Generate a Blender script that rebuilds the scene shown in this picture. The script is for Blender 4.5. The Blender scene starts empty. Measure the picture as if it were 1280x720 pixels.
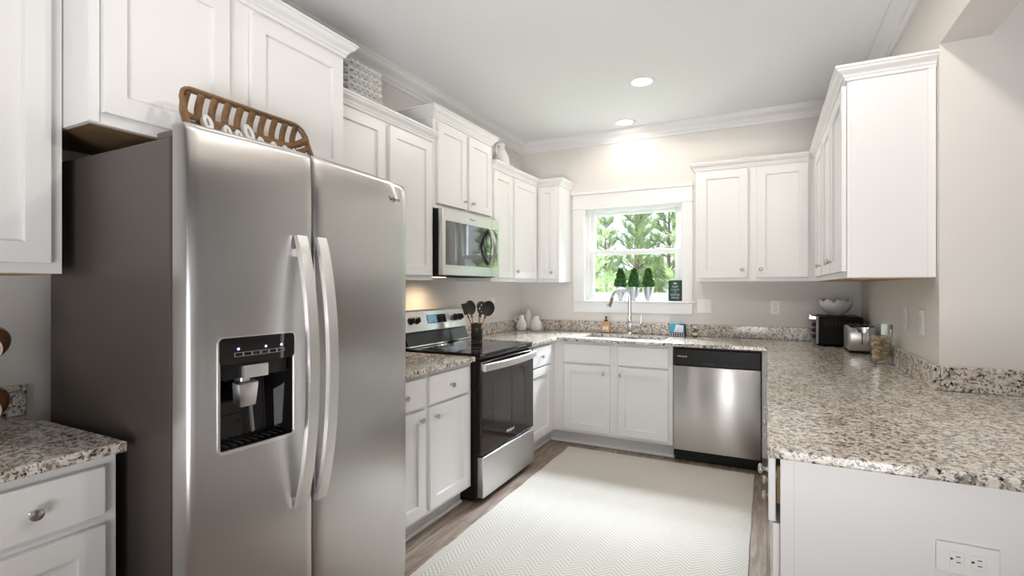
import bpy, bmesh, math, random
from mathutils import Vector, Matrix
random.seed(7)
S = bpy.context.scene
COL = S.collection
PI = math.pi

# ------------------------------------------------------------------ camera
cam_d = bpy.data.cameras.new('camera')
cam_d.sensor_width = 36.0
cam_d.lens = 36.0 * 627.53 / 1280.0
cam_d.shift_y = -2.11 / 1280.0
cam_d.clip_start = 0.05
cam_d.clip_end = 300
cam = bpy.data.objects.new('camera', cam_d)
cam.location = (0, 0, 1.3467)
cam.rotation_euler = (PI / 2, 0, 0.47)
COL.objects.link(cam)
S.camera = cam

# ------------------------------------------------------------------ view, world, sun, daylight
S.view_settings.view_transform = 'Standard'
S.view_settings.look = 'None'
S.view_settings.gamma = 1.0
S.view_settings.use_curve_mapping = False
S.view_settings.exposure = 0.16
S.render.film_transparent = False

world = bpy.data.worlds.new('sky')
S.world = world
world.use_nodes = True
bg = world.node_tree.nodes['Background']
bg.inputs['Color'].default_value = (0.86, 0.93, 1.0, 1)
bg.inputs['Strength'].default_value = 1.6


def lamp(name, kind, loc, target, energy, color, size=None, size_y=None, spot=None, blend=0.5, parent=None, radius=None):
    d = bpy.data.lights.new(name, kind)
    d.energy = energy
    d.color = color
    if kind == 'AREA':
        d.shape = 'RECTANGLE'
        d.size = size
        d.size_y = size_y
    if kind == 'SPOT':
        d.spot_size = spot
        d.spot_blend = blend
        d.shadow_soft_size = radius or 0.05
    if kind == 'SUN':
        d.angle = math.radians(1.0)
    o = bpy.data.objects.new(name, d)
    COL.objects.link(o)
    o.location = loc
    v = Vector(target) - Vector(loc)
    o.rotation_euler = v.to_track_quat('-Z', 'Y').to_euler()
    return o


lamp('sun', 'SUN', (-20, 6, 30), (-4, 10, 0), 3.4, (1.0, 0.97, 0.9))
# unseen area lamp added behind the camera, no fixture of the room
# aimed upward as extra fill to brighten the ceiling and kitchen
fill_lamp = lamp('ceiling_fill', 'AREA', (0.2, -1.4, 0.75), (-0.6, 1.6, 2.8), 33, (1.0, 0.99, 0.985), 1.4, 1.4)
fill_lamp.data.spread = math.radians(95)
# sky light falling on the kitchen window from above the trees
lamp('daylight_sky', 'AREA', (-1.1, 6.6, 3.9), (-0.95, 3.9, 0.9), 2350, (0.83, 0.905, 1.0), 2.6, 1.6)

# ------------------------------------------------------------------ constants
XL, YB, XR, ZC = -2.245, 4.636, 0.6425, 2.796
BF = -1.632            # left base cabinet face plane (x)
UF = -1.928            # left upper cabinet face plane (x)
YBF = 4.023            # rear base cabinet face plane (y)
YUF = 4.319            # rear upper cabinet face plane (y)
PF = 0.033             # peninsula cabinet face plane (x)
RUF = 0.325            # right upper cabinet face plane (x)
YW = 2.683             # wall facing the camera on the right
CT = 0.914             # counter top height
CB = 0.884


# ------------------------------------------------------------------ materials
def mat(name, color=(0.8, 0.8, 0.8), rough=0.5, metal=0.0, spec=0.5, emit=None, emit_s=0.0, coat=0.0, trans=0.0, ior=1.45):
    m = bpy.data.materials.new(name)
    m.use_nodes = True
    b = m.node_tree.nodes['Principled BSDF']
    b.inputs['Base Color'].default_value = (*color, 1)
    b.inputs['Roughness'].default_value = rough
    b.inputs['Metallic'].default_value = metal
    b.inputs['Specular IOR Level'].default_value = spec
    b.inputs['Coat Weight'].default_value = coat
    b.inputs['Transmission Weight'].default_value = trans
    b.inputs['IOR'].default_value = ior
    if emit:
        b.inputs['Emission Color'].default_value = (*emit, 1)
        b.inputs['Emission Strength'].default_value = emit_s
    return m


class NT:
    """short-hand for node building"""
    def __init__(s, m):
        s.t = m.node_tree
        s.b = s.t.nodes['Principled BSDF']

    def n(s, typ, **kw):
        x = s.t.nodes.new(typ)
        for k, v in kw.items():
            if k.startswith('_'):
                x.inputs[k[1:].replace('_', ' ')].default_value = v
            else:
                setattr(x, k, v)
        return x

    def l(s, a, b):
        s.t.links.new(a, b)

    def math(s, op, a, b=None, c=None):
        x = s.t.nodes.new('ShaderNodeMath')
        x.operation = op
        for i, v in enumerate((a, b, c)):
            if v is None:
                continue
            if isinstance(v, (int, float)):
                x.inputs[i].default_value = v
            else:
                s.l(v, x.inputs[i])
        return x.outputs[0]

    def ramp(s, fac, stops):
        r = s.t.nodes.new('ShaderNodeValToRGB')
        e = r.color_ramp.elements
        while len(e) > 1:
            e.remove(e[-1])
        e[0].position = stops[0][0]
        e[0].color = (*stops[0][1], 1)
        for p, c in stops[1:]:
            k = e.new(p)
            k.color = (*c, 1)
        s.l(fac, r.inputs[0])
        return r.outputs[0]

    def mix(s, fac, a, b, mode='MIX'):
        x = s.t.nodes.new('ShaderNodeMix')
        x.data_type = 'RGBA'
        x.blend_type = mode
        for sock, v in ((x.inputs[0], fac), (x.inputs[6], a), (x.inputs[7], b)):
            if isinstance(v, (int, float)):
                sock.default_value = v
            elif isinstance(v, tuple):
                sock.default_value = (*v, 1)
            else:
                s.l(v, sock)
        return x.outputs[2]

    def obj(s, scale=(1, 1, 1), rot=(0, 0, 0)):
        c = s.t.nodes.new('ShaderNodeTexCoord')
        m = s.t.nodes.new('ShaderNodeMapping')
        m.inputs['Scale'].default_value = scale
        m.inputs['Rotation'].default_value = rot
        s.l(c.outputs['Object'], m.inputs[0])
        return m.outputs[0]

    def noise(s, vec, scale, detail=3, rough=0.5, dist=0.0):
        x = s.n('ShaderNodeTexNoise', _Scale=scale, _Detail=detail, _Roughness=rough, _Distortion=dist)
        s.l(vec, x.inputs['Vector'])
        return x.outputs['Fac']

    def bump(s, h, strength=0.2, dist=0.002):
        x = s.n('ShaderNodeBump', _Strength=strength, _Distance=dist)
        s.l(h, x.inputs['Height'])
        s.l(x.outputs[0], s.b.inputs['Normal'])


def m_wall(name, color, bs=0.08):
    m = mat(name, color, 0.7, spec=0.3)
    t = NT(m)
    v = t.obj()
    t.bump(t.noise(v, 180, 2), bs, 0.001)
    return m


M = {}
M['wall'] = m_wall('wall_paint', (0.78, 0.75, 0.715))
M['ceiling'] = m_wall('ceiling_paint', (0.90, 0.905, 0.91))
M['trim'] = mat('trim_paint', (0.86, 0.855, 0.85), 0.4)
M['white'] = mat('cabinet_paint', (0.84, 0.83, 0.825), 0.38)
t = NT(M['white'])
v = t.obj((1, 1, 0.12))
t.bump(t.noise(v, 120, 2), 0.05, 0.0006)
M['vinyl'] = mat('window_vinyl', (0.85, 0.86, 0.86), 0.4)
M['toe'] = mat('toe_paint', (0.70, 0.69, 0.68), 0.5)
M['plate'] = mat('plate_plastic', (0.88, 0.87, 0.855), 0.35)
M['slot'] = mat('slot_dark', (0.03, 0.03, 0.03), 0.6)
M['dark'] = mat('black_plastic', (0.008, 0.0075, 0.0075), 0.34, spec=0.35)
M['matte_black'] = mat('matte_black', (0.02, 0.02, 0.02), 0.6)
M['glassblack'] = mat('black_glass', (0.008, 0.007, 0.007), 0.04, spec=0.6)
M['brownblack'] = mat('oven_glass', (0.016, 0.011, 0.009), 0.05, spec=0.75)
M['nickel'] = mat('satin_nickel', (0.55, 0.53, 0.5), 0.28, 1.0)
M['chrome'] = mat('chrome', (0.78, 0.79, 0.8), 0.08, 1.0)
M['gray_body'] = mat('gray_enamel', (0.092, 0.078, 0.069), 0.38, 0.2)


def m_steel(name, color, rough, axis, aniso=0.85):
    """brushed metal, grain along the given axis (2 = upright)"""
    m = mat(name, color, rough, 1.0)
    t = NT(m)
    sc = [260, 260, 260]
    sc[axis] = 2.0
    v = t.obj(tuple(sc))
    n = t.noise(v, 1.0, 2)
    r = t.math('MULTIPLY_ADD', n, 0.08, rough - 0.04)
    t.l(r, t.b.inputs['Roughness'])
    t.bump(n, 0.03, 0.0003)
    tg = t.n('ShaderNodeTangent', direction_type='RADIAL', axis='Z')
    t.l(tg.outputs[0], t.b.inputs['Tangent'])
    t.b.inputs['Anisotropic'].default_value = aniso
    t.b.inputs['Anisotropic Rotation'].default_value = 0.0 if axis == 2 else 0.25
    return m


M['steel'] = m_steel('brushed_steel', (0.64, 0.63, 0.62), 0.30, 1)
M['steel_x'] = m_steel('brushed_steel_crosswise', (0.62, 0.605, 0.595), 0.30, 0)
M['steel_z'] = m_steel('brushed_steel_upright', (0.595, 0.58, 0.57), 0.30, 2)
M['handle'] = m_steel('handle_steel', (0.84, 0.83, 0.82), 0.42, 2, 0.3)
M['galv'] = mat('galvanised_metal', (0.62, 0.63, 0.64), 0.35, 1.0)


def m_granite():
    m = mat('granite', (0.6, 0.56, 0.5), 0.10, spec=0.55)
    t = NT(m)
    v = t.obj()
    warp = t.n('ShaderNodeTexNoise', _Scale=7.0, _Detail=3)
    t.l(v, warp.inputs['Vector'])
    v2 = t.n('ShaderNodeVectorMath', operation='MULTIPLY_ADD')
    t.l(warp.outputs['Color'], v2.inputs[0])
    v2.inputs[1].default_value = (0.05, 0.05, 0.05)
    t.l(v, v2.inputs[2])
    w = v2.outputs[0]
    base = t.ramp(t.noise(w, 16, 5, 0.6), [(0.30, (0.46, 0.38, 0.31)), (0.43, (0.70, 0.62, 0.53)), (0.60, (0.82, 0.77, 0.70)), (0.8, (0.62, 0.59, 0.55))])
    gray = t.ramp(t.noise(w, 36, 4, 0.65), [(0.52, (0, 0, 0)), (0.60, (1, 1, 1))])
    c = t.mix(gray, base, (0.36, 0.34, 0.325))
    mid = t.ramp(t.noise(w, 95, 3, 0.6), [(0.53, (0, 0, 0)), (0.61, (1, 1, 1))])
    c = t.mix(mid, c, (0.20, 0.165, 0.14))
    dk = t.ramp(t.noise(w, 62, 4, 0.7, 0.6), [(0.565, (0, 0, 0)), (0.595, (1, 1, 1))])
    c = t.mix(dk, c, (0.022, 0.019, 0.019))
    wh = t.ramp(t.noise(w, 70, 2, 0.5, 0.3), [(0.62, (0, 0, 0)), (0.68, (1, 1, 1))])
    c = t.mix(wh, c, (0.80, 0.78, 0.74))
    t.l(c, t.b.inputs['Base Color'])
    return m


M['granite'] = m_granite()


def m_floor():
    m = mat('floor_planks', (0.3, 0.25, 0.2), 0.42, spec=0.4)
    t = NT(m)
    v = t.obj((1, 1, 1), (0, 0, PI / 2))
    br = t.n('ShaderNodeTexBrick', offset=0.37, _Scale=1.0, _Mortar_Size=0.0012, _Brick_Width=1.22, _Row_Height=0.18, _Bias=0.0)
    br.inputs['Color1'].default_value = (0.0, 0.0, 0.0, 1)
    br.inputs['Color2'].default_value = (1.0, 1.0, 1.0, 1)
    br.inputs['Mortar'].default_value = (0.0, 0.0, 0.0, 1)
    t.l(v, br.inputs['Vector'])
    vg = t.obj((9, 1.0, 1))
    off = t.n('ShaderNodeVectorMath', operation='MULTIPLY_ADD')
    t.l(br.outputs['Color'], off.inputs[0])
    off.inputs[1].default_value = (7, 5, 3)
    t.l(vg, off.inputs[2])
    g = t.noise(off.outputs[0], 2.6, 6, 0.62, 1.2)
    c = t.ramp(g, [(0.25, (0.15, 0.10, 0.075)), (0.45, (0.27, 0.205, 0.163)), (0.6, (0.36, 0.295, 0.25)), (0.8, (0.46, 0.40, 0.355))])
    c = t.mix(0.16, c, br.outputs['Color'], 'OVERLAY')
    c = t.mix(br.outputs['Fac'], c, (0.06, 0.045, 0.038))
    t.l(c, t.b.inputs['Base Color'])
    t.bump(g, 0.15, 0.0015)
    return m


M['floor'] = m_floor()


def m_rug():
    m = mat('woven_rug', (0.7, 0.66, 0.6), 0.95, spec=0.1)
    t = NT(m)
    c = t.n('ShaderNodeTexCoord')
    sp = t.n('ShaderNodeSeparateXYZ')
    t.l(c.outputs['Object'], sp.inputs[0])
    x, y = sp.outputs[0], sp.outputs[1]
    zig = t.math('PINGPONG', x, 0.065)
    ph = t.math('ADD', y, t.math('MULTIPLY', zig, 0.95))
    st = t.math('FRACT', t.math('DIVIDE', ph, 0.026))
    line = t.math('LESS_THAN', t.math('ABSOLUTE', t.math('SUBTRACT', st, 0.5)), 0.17)
    dash = t.math('FRACT', t.math('DIVIDE', x, 0.0082))
    dm = t.math('GREATER_THAN', dash, 0.35)
    k = t.math('MULTIPLY', line, dm)
    nz = t.noise(c.outputs['Object'], 300, 2)
    base = t.mix(nz, (0.60, 0.57, 0.525), (0.73, 0.70, 0.655))
    col = t.mix(t.math('MULTIPLY', k, 0.8), base, (0.38, 0.315, 0.25))
    t.l(col, t.b.inputs['Base Color'])
    h = t.math('ADD', t.math('MULTIPLY', nz, 0.6), t.math('MULTIPLY', t.math('SUBTRACT', 1.0, k), 0.8))
    t.bump(h, 0.5, 0.003)
    return m


M['rug'] = m_rug()


def m_wood(name, a, b, rough=0.5, sc=(1, 1, 8)):
    m = mat(name, a, rough)
    t = NT(m)
    n = t.noise(t.obj(sc), 9, 4, 0.6, 0.8)
    t.l(t.ramp(n, [(0.3, a), (0.7, b)]), t.b.inputs['Base Color'])
    return m


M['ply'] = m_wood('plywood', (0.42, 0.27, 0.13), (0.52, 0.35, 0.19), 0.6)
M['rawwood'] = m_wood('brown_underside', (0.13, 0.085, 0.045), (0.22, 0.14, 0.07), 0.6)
M['basket'] = m_wood('basket_splint', (0.20, 0.11, 0.048), (0.31, 0.18, 0.085), 0.6, (6, 6, 6))
M['basket_rim'] = m_wood('basket_rim_wood', (0.17, 0.09, 0.038), (0.27, 0.15, 0.065), 0.5, (6, 6, 6))
M['utensil_wood'] = m_wood('beech_handle', (0.55, 0.28, 0.11), (0.66, 0.36, 0.16), 0.5)
M['pegwood'] = m_wood('peg_wood', (0.55, 0.40, 0.24), (0.64, 0.48, 0.30), 0.5)
M['ceramic'] = mat('white_ceramic', (0.78, 0.765, 0.735), 0.45)
t = NT(M['ceramic'])
t.bump(t.noise(t.obj(), 90, 3), 0.3, 0.002)
M['silicone'] = mat('dark_silicone', (0.035, 0.028, 0.025), 0.5)
M['mug'] = mat('brown_glaze', (0.15, 0.062, 0.024), 0.2, coat=0.3)
M['mug_rim'] = mat('cream_glaze', (0.62, 0.52, 0.42), 0.35)
M['mug_in'] = mat('orange_glaze', (0.40, 0.16, 0.055), 0.3)
M['letter'] = mat('white_enamel', (0.85, 0.84, 0.82), 0.5)
M['woven'] = mat('woven_gray', (0.55, 0.54, 0.52), 0.8)
M['woven2'] = mat('woven_pale', (0.70, 0.69, 0.67), 0.8)
M['woven_in'] = mat('woven_dark_gray', (0.30, 0.29, 0.28), 0.9)  # darker gray for the lining inside the weave
M['signgreen'] = mat('sign_green', (0.018, 0.055, 0.052), 0.5)
M['signtext'] = mat('sign_lettering', (0.55, 0.62, 0.58), 0.6)
M['leaf'] = mat('topiary_leaf', (0.035, 0.16, 0.022), 0.5)
t = NT(M['leaf'])
t.l(t.ramp(t.noise(t.obj(), 60, 2), [(0.35, (0.012, 0.06, 0.012)), (0.65, (0.07, 0.21, 0.035))]), t.b.inputs['Base Color'])
M['soap'] = mat('amber_soap', (0.62, 0.33, 0.15), 0.2, coat=0.3)
M['label'] = mat('pale_label', (0.78, 0.68, 0.62), 0.5)
M['pack_blue'] = mat('pack_blue', (0.06, 0.42, 0.66), 0.35)
M['pack_teal'] = mat('pack_dark_teal', (0.03, 0.12, 0.17), 0.4)
M['pack_white'] = mat('pack_white', (0.80, 0.83, 0.87), 0.4)
M['bottlegreen'] = mat('green_bottle', (0.03, 0.13, 0.03), 0.15, coat=0.4)
M['display'] = mat('display_blue', (0.02, 0.05, 0.07), 0.1, emit=(0.25, 0.55, 0.75), emit_s=0.35)
M['led'] = mat('blue_led', (0.1, 0.1, 0.5), 0.3, emit=(0.35, 0.35, 1.0), emit_s=4.0)
M['lens'] = mat('lamp_lens', (1, 1, 1), 0.5, emit=(1.0, 0.93, 0.83), emit_s=14.0)
M['lens_small'] = mat('cooktop_lamp', (1, 1, 1), 0.5, emit=(1.0, 0.78, 0.5), emit_s=6.0)
M['text_gray'] = mat('printed_gray', (0.33, 0.33, 0.34), 0.5)
M['text_dark'] = mat('badge_dark', (0.10, 0.10, 0.11), 0.4, 0.6)
M['text_white'] = mat('printed_white', (0.75, 0.75, 0.75), 0.5)
M['nut'] = mat('nut_shell', (0.55, 0.37, 0.21), 0.55)
t = NT(M['nut'])
nn = t.noise(t.obj((1, 1, 0.4)), 140, 3)
t.l(t.ramp(nn, [(0.3, (0.58, 0.40, 0.24)), (0.7, (0.80, 0.64, 0.45))]), t.b.inputs['Base Color'])
t.bump(nn, 0.4, 0.002)
oi = t.n('ShaderNodeObjectInfo')
hs = t.n('ShaderNodeHueSaturation')
t.l(t.math('MULTIPLY_ADD', oi.outputs['Random'], 0.5, 0.65), hs.inputs['Value'])
t.l(t.b.inputs['Base Color'].links[0].from_socket, hs.inputs['Color'])
t.l(hs.outputs[0], t.b.inputs['Base Color'])


def m_glass(name, tint=(0.97, 0.99, 0.98), gloss=1.0):
    """thin clear glass: straight transmission with a Fresnel reflection"""
    m = bpy.data.materials.new(name)
    m.use_nodes = True
    nt = m.node_tree
    nt.nodes.clear()
    o = nt.nodes.new('ShaderNodeOutputMaterial')
    mx = nt.nodes.new('ShaderNodeMixShader')
    lw = nt.nodes.new('ShaderNodeLayerWeight')
    pw = nt.nodes.new('ShaderNodeMath')
    pw.operation = 'POWER'
    pw.inputs[1].default_value = 5.0
    nt.links.new(lw.outputs['Facing'], pw.inputs[0])
    fr = nt.nodes.new('ShaderNodeMath')
    fr.operation = 'MULTIPLY_ADD'
    fr.inputs[1].default_value = 0.9
    fr.inputs[2].default_value = 0.045
    nt.links.new(pw.outputs[0], fr.inputs[0])
    tr = nt.nodes.new('ShaderNodeBsdfTransparent')
    tr.inputs[0].default_value = (*tint, 1)
    gl = nt.nodes.new('ShaderNodeBsdfGlossy')
    gl.inputs['Roughness'].default_value = 0.02
    gl.inputs['Color'].default_value = (gloss, gloss, gloss, 1)
    nt.links.new(fr.outputs[0], mx.inputs[0])
    nt.links.new(tr.outputs[0], mx.inputs[1])
    nt.links.new(gl.outputs[0], mx.inputs[2])
    nt.links.new(mx.outputs[0], o.inputs[0])
    return m


M['pane'] = m_glass('window_glass', (0.97, 0.99, 0.985))
M['clear'] = m_glass('clear_glass', (0.975, 0.985, 0.98), 0.55)
M['crystal'] = mat('frosted_glass', (0.88, 0.89, 0.89), 0.22, trans=0.45, ior=1.45)

M['needle'] = mat('pine_needles', (0.16, 0.30, 0.07), 0.6)
t = NT(M['needle'])
t.l(t.ramp(t.noise(t.obj(), 1.6, 3), [(0.3, (0.20, 0.30, 0.13)), (0.55, (0.36, 0.47, 0.22)), (0.75, (0.60, 0.64, 0.30))]), t.b.inputs['Base Color'])
M['bark'] = m_wood('pine_bark', (0.16, 0.12, 0.10), (0.26, 0.21, 0.18), 0.9)
M['grass'] = mat('outdoor_ground', (0.22, 0.27, 0.12), 0.9)
M['shrub'] = mat('shrub_leaf', (0.28, 0.40, 0.07), 0.6)
M['siding'] = mat('house_siding', (0.80, 0.81, 0.83), 0.6)
M['roof'] = mat('house_roof', (0.30, 0.31, 0.33), 0.8)
M['housewin'] = mat('house_window', (0.25, 0.30, 0.36), 0.1)


# ------------------------------------------------------------------ mesh builder
class MB:
    def __init__(s):
        s.bm = bmesh.new()

    def box(s, x0, x1, y0, y1, z0, z1, bev=0.0, seg=1):
        vs = [s.bm.verts.new((x, y, z)) for x in (x0, x1) for y in (y0, y1) for z in (z0, z1)]
        idx = ((0, 1, 3, 2), (4, 6, 7, 5), (0, 4, 5, 1), (2, 3, 7, 6), (0, 2, 6, 4), (1, 5, 7, 3))
        fs = [s.bm.faces.new([vs[i] for i in q]) for q in idx]
        if bev > 0:
            es = list({e for f in fs for e in f.edges})
            bmesh.ops.bevel(s.bm, geom=es, offset=bev, segments=seg, affect='EDGES', profile=0.5, clamp_overlap=True)
        return s

    def fbox(s, fr, u0, u1, w0, w1, z0, z1, bev=0.0, seg=1):
        """box in a frame: u along the face, w out of the face"""
        d, f = fr
        if d == '+X':
            return s.box(f + w0, f + w1, u0, u1, z0, z1, bev, seg)
        if d == '-X':
            return s.box(f - w1, f - w0, u0, u1, z0, z1, bev, seg)
        if d == '-Y':
            return s.box(u0, u1, f - w1, f - w0, z0, z1, bev, seg)
        return s.box(u0, u1, f + w0, f + w1, z0, z1, bev, seg)

    def lathe(s, pts, c=(0, 0, 0), seg=24, mat=None, cap=True):
        """pts = [(r, h)] about local z through c; mat = optional 3x3/4x4 applied before c"""
        rings = []
        c = Vector(c)
        for r, h in pts:
            ring = []
            for i in range(seg):
                a = 2 * PI * i / seg
                p = Vector((r * math.cos(a), r * math.sin(a), h))
                if mat is not None:
                    p = mat @ p
                ring.append(s.bm.verts.new(p + c))
            rings.append(ring)
        for a, b in zip(rings, rings[1:]):
            for i in range(seg):
                j = (i + 1) % seg
                s.bm.faces.new((a[i], a[j], b[j], b[i]))
        if cap:
            if pts[0][0] > 1e-5:
                s.bm.faces.new(list(reversed(rings[0])))
            if pts[-1][0] > 1e-5:
                s.bm.faces.new(rings[-1])
        return s

    def tube(s, pts, r, seg=10, closed=False, radii=None, flat=None):
        """round (or flat = (w, t)) tube along 3d points"""
        P = [Vector(p) for p in pts]
        n = len(P)
        rings = []
        up = None
        for i in range(n):
            if closed:
                d = (P[(i + 1) % n] - P[i - 1]).normalized()
            else:
                d = (P[min(i + 1, n - 1)] - P[max(i - 1, 0)]).normalized()
            if up is None:
                up = Vector((0, 0, 1)) if abs(d.z) < 0.9 else Vector((1, 0, 0))
            a = d.cross(up)
            if a.length < 1e-4:
                a = d.orthogonal()
            a.normalize()
            b = a.cross(d).normalized()
            up = b
            rr = radii[i] if radii else r
            ring = []
            for k in range(seg):
                t = 2 * PI * k / seg + (PI / 4 if seg == 4 else 0)
                ca, sa = math.cos(t), math.sin(t)
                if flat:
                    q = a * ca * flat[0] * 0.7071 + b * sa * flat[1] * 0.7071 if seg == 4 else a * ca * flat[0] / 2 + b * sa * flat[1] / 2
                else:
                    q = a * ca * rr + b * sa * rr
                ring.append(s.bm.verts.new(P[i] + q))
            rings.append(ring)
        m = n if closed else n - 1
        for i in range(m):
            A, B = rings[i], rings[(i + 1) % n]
            for k in range(seg):
                j = (k + 1) % seg
                s.bm.faces.new((A[k], A[j], B[j], B[k]))
        if not closed:
            s.bm.faces.new(list(reversed(rings[0])))
            s.bm.faces.new(rings[-1])
        return s

    def sweep(s, prof, path, side=1):
        """profile [(out, z)] closed polygon swept along a 2d path with mitred corners; out is to the left of travel * side"""
        P = [Vector((p[0], p[1])) for p in path]
        n = len(P)
        rings = []
        for i in range(n):
            def nrm(a, b):
                d = (b - a).normalized()
                return Vector((-d.y, d.x)) * side
            if i == 0:
                k = nrm(P[0], P[1])
            elif i == n - 1:
                k = nrm(P[-2], P[-1])
            else:
                a, b = nrm(P[i - 1], P[i]), nrm(P[i], P[i + 1])
                k = (a + b) / (1 + a.dot(b))
            rings.append([s.bm.verts.new((P[i].x + k.x * o, P[i].y + k.y * o, z)) for o, z in prof])
        m = len(prof)
        for A, B in zip(rings, rings[1:]):
            for k in range(m):
                j = (k + 1) % m
                s.bm.faces.new((A[k], A[j], B[j], B[k]))
        s.bm.faces.new(list(reversed(rings[0])))
        s.bm.faces.new(rings[-1])
        return s

    def poly(s, pts, thick_axis, t0, t1):
        """extruded polygon; pts 2d in the two other axes"""
        def mk(p, t):
            q = [0, 0, 0]
            ax = [a for a in range(3) if a != thick_axis]
            q[ax[0]], q[ax[1]] = p
            q[thick_axis] = t
            return s.bm.verts.new(q)
        A = [mk(p, t0) for p in pts]
        B = [mk(p, t1) for p in pts]
        s.bm.faces.new(A)
        s.bm.faces.new(list(reversed(B)))
        for i in range(len(pts)):
            j = (i + 1) % len(pts)
            s.bm.faces.new((A[i], B[i], B[j], A[j]))
        return s

    def build(s, name, m, parent=None, smooth=None, org=None):
        bmesh.ops.recalc_face_normals(s.bm, faces=s.bm.faces[:])
        if org is None:
            org = ORG.get(parent.name, Vector()) if parent else Vector()
        org = Vector(org)
        me = bpy.data.meshes.new(name)
        if org.length > 0:
            bmesh.ops.translate(s.bm, verts=s.bm.verts[:], vec=-org)
        s.bm.to_mesh(me)
        s.bm.free()
        me.materials.append(m)
        if smooth is not None:
            for p in me.polygons:
                p.use_smooth = True
            me.set_sharp_from_angle(angle=math.radians(smooth))
        o = bpy.data.objects.new(name, me)
        COL.objects.link(o)
        if parent:
            o.parent = parent
            ORG[o.name] = org
        else:
            o.location = org
            ORG[o.name] = org
        return o


ORG = {}


def tag(o, label, cat, group=None):
    o['label'] = label
    o['category'] = cat
    if group:
        o['group'] = group
    return o


def thing(name, label, cat, org, group=None):
    e = bpy.data.objects.new(name, None)
    e.empty_display_size = 0.05
    COL.objects.link(e)
    e.location = org
    ORG[e.name] = Vector(org)
    return tag(e, label, cat, group)


def struct(name, mb, m, smooth=None, parent=None):
    o = mb.build(name, m, parent, smooth)
    if not parent:
        o['kind'] = 'structure'
    return o


def text_obj(name, body, size, loc, rot, m, parent, extrude=0.0006, align='CENTER', squash=1.0, offset=0.0):
    cu = bpy.data.curves.new(name, 'FONT')
    cu.body = body
    cu.size = size
    cu.extrude = extrude
    cu.offset = offset
    cu.align_x = align
    cu.align_y = 'CENTER'
    tmp = bpy.data.objects.new(name + '_tmp', cu)
    COL.objects.link(tmp)
    bpy.context.view_layer.update()
    dg = bpy.context.evaluated_depsgraph_get()
    me = bpy.data.meshes.new_from_object(tmp.evaluated_get(dg))
    bpy.data.objects.remove(tmp)
    Mx = Matrix.Translation(Vector(loc) - ORG[parent.name]) @ rot.to_4x4() @ Matrix.Diagonal((squash, 1, 1, 1))
    me.transform(Mx)
    me.materials.clear()
    me.materials.append(m)
    o = bpy.data.objects.new(name, me)
    COL.objects.link(o)
    o.parent = parent
    ORG[o.name] = ORG[parent.name]
    return o


# text orientations: columns = text x, text y, text normal
ROT_PX = Matrix(((0, 0, 1), (1, 0, 0), (0, 1, 0)))     # faces +x, reads along +y
ROT_MY = Matrix(((1, 0, 0), (0, 0, -1), (0, 1, 0)))    # faces -y, reads along +x


def copy_tree(src, loc, label=None, group=None, rotz=None, scale=None):
    r = src.copy()
    COL.objects.link(r)
    r.location = loc
    if rotz is not None:
        r.rotation_euler = (0, 0, rotz)
    if scale is not None:
        r.scale = (scale,) * 3
    if label:
        r['label'] = label
    if group:
        r['group'] = group
    for ch in list(src.children):
        c = ch.copy()
        COL.objects.link(c)
        c.parent = r
        for g in list(ch.children):
            d = g.copy()
            COL.objects.link(d)
            d.parent = c
    return r


# ------------------------------------------------------------------ room shell
struct('floor', MB().box(-2.6, 5.3, -4.6, 4.8, -0.12, 0.0), M['floor'])
struct('ceiling', MB().box(-2.6, 5.3, -4.6, 4.8, ZC, ZC + 0.15), M['ceiling'])
struct('wall_left', MB().box(XL - 0.15, XL, -4.6, 4.8, 0, ZC), M['wall'])
WX0, WX1, WZ0, WZ1 = -1.567, -0.666, 1.205, 2.095     # kitchen window opening
wb = MB()
wb.box(XL, WX0, YB, YB + 0.15, 0, ZC)
wb.box(WX1, 0.80, YB, YB + 0.15, 0, ZC)
wb.box(WX0, WX1, YB, YB + 0.15, 0, WZ0)
wb.box(WX0, WX1, YB, YB + 0.15, WZ1, ZC)
struct('wall_back', wb, M['wall'])
struct('wall_right', MB().box(XR, 5.3, YW, 4.636, 0, ZC), M['wall'])
struct('wall_header', MB().box(XR, XR + 0.165, -1.2, YW, 2.361, ZC), M['wall'])
# the room behind and beside the camera, with openings for its windows
ws = MB()
ws.box(5.15, 5.3, -4.6, -1.6, 0, ZC)
ws.box(5.15, 5.3, -0.2, YW, 0, ZC)
ws.box(5.15, 5.3, -1.6, -0.2, 0, 0.9)
ws.box(5.15, 5.3, -1.6, -0.2, 2.1, ZC)
struct('wall_side', ws, M['wall'])
wr = MB()
wr.box(XL, 0.0, -4.6, -4.45, 0, ZC)
wr.box(1.2, 5.15, -4.6, -4.45, 0, ZC)
wr.box(0.0, 1.2, -4.6, -4.45, 0, 0.9)
wr.box(0.0, 1.2, -4.6, -4.45, 2.1, ZC)
struct('wall_rear', wr, M['wall'])


# crown moulding (profile: out from the wall, height)
def crown_prof(z, p, d, base=0.0):
    pr = [(base, z - d), (base + 0.010, z - d), (base + 0.013, z - d + 0.010), (base + 0.016, z - d + 0.022), (base + 0.022, z - d + 0.024)]
    n = 9
    for i in range(n + 1):
        a = i / n
        # ogee
        o = 0.022 + (p - 0.030) * (a - 0.13 * math.sin(2 * PI * a))
        h = 0.026 + (d - 0.046) * (a + 0.03 * math.sin(2 * PI * a))
        pr.append((base + o, z - d + h))
    pr += [(base + p - 0.006, z - 0.016), (base + p, z - 0.014), (base + p, z - 0.0005), (base, z - 0.0005)]
    return pr


cp = crown_prof(ZC, 0.082, 0.106)
struct('trim_1', MB().sweep(cp, [(XL, -4.4), (XL, YB), (XR, YB), (XR, -1.2)], side=-1), M['trim'], 30)

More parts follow.
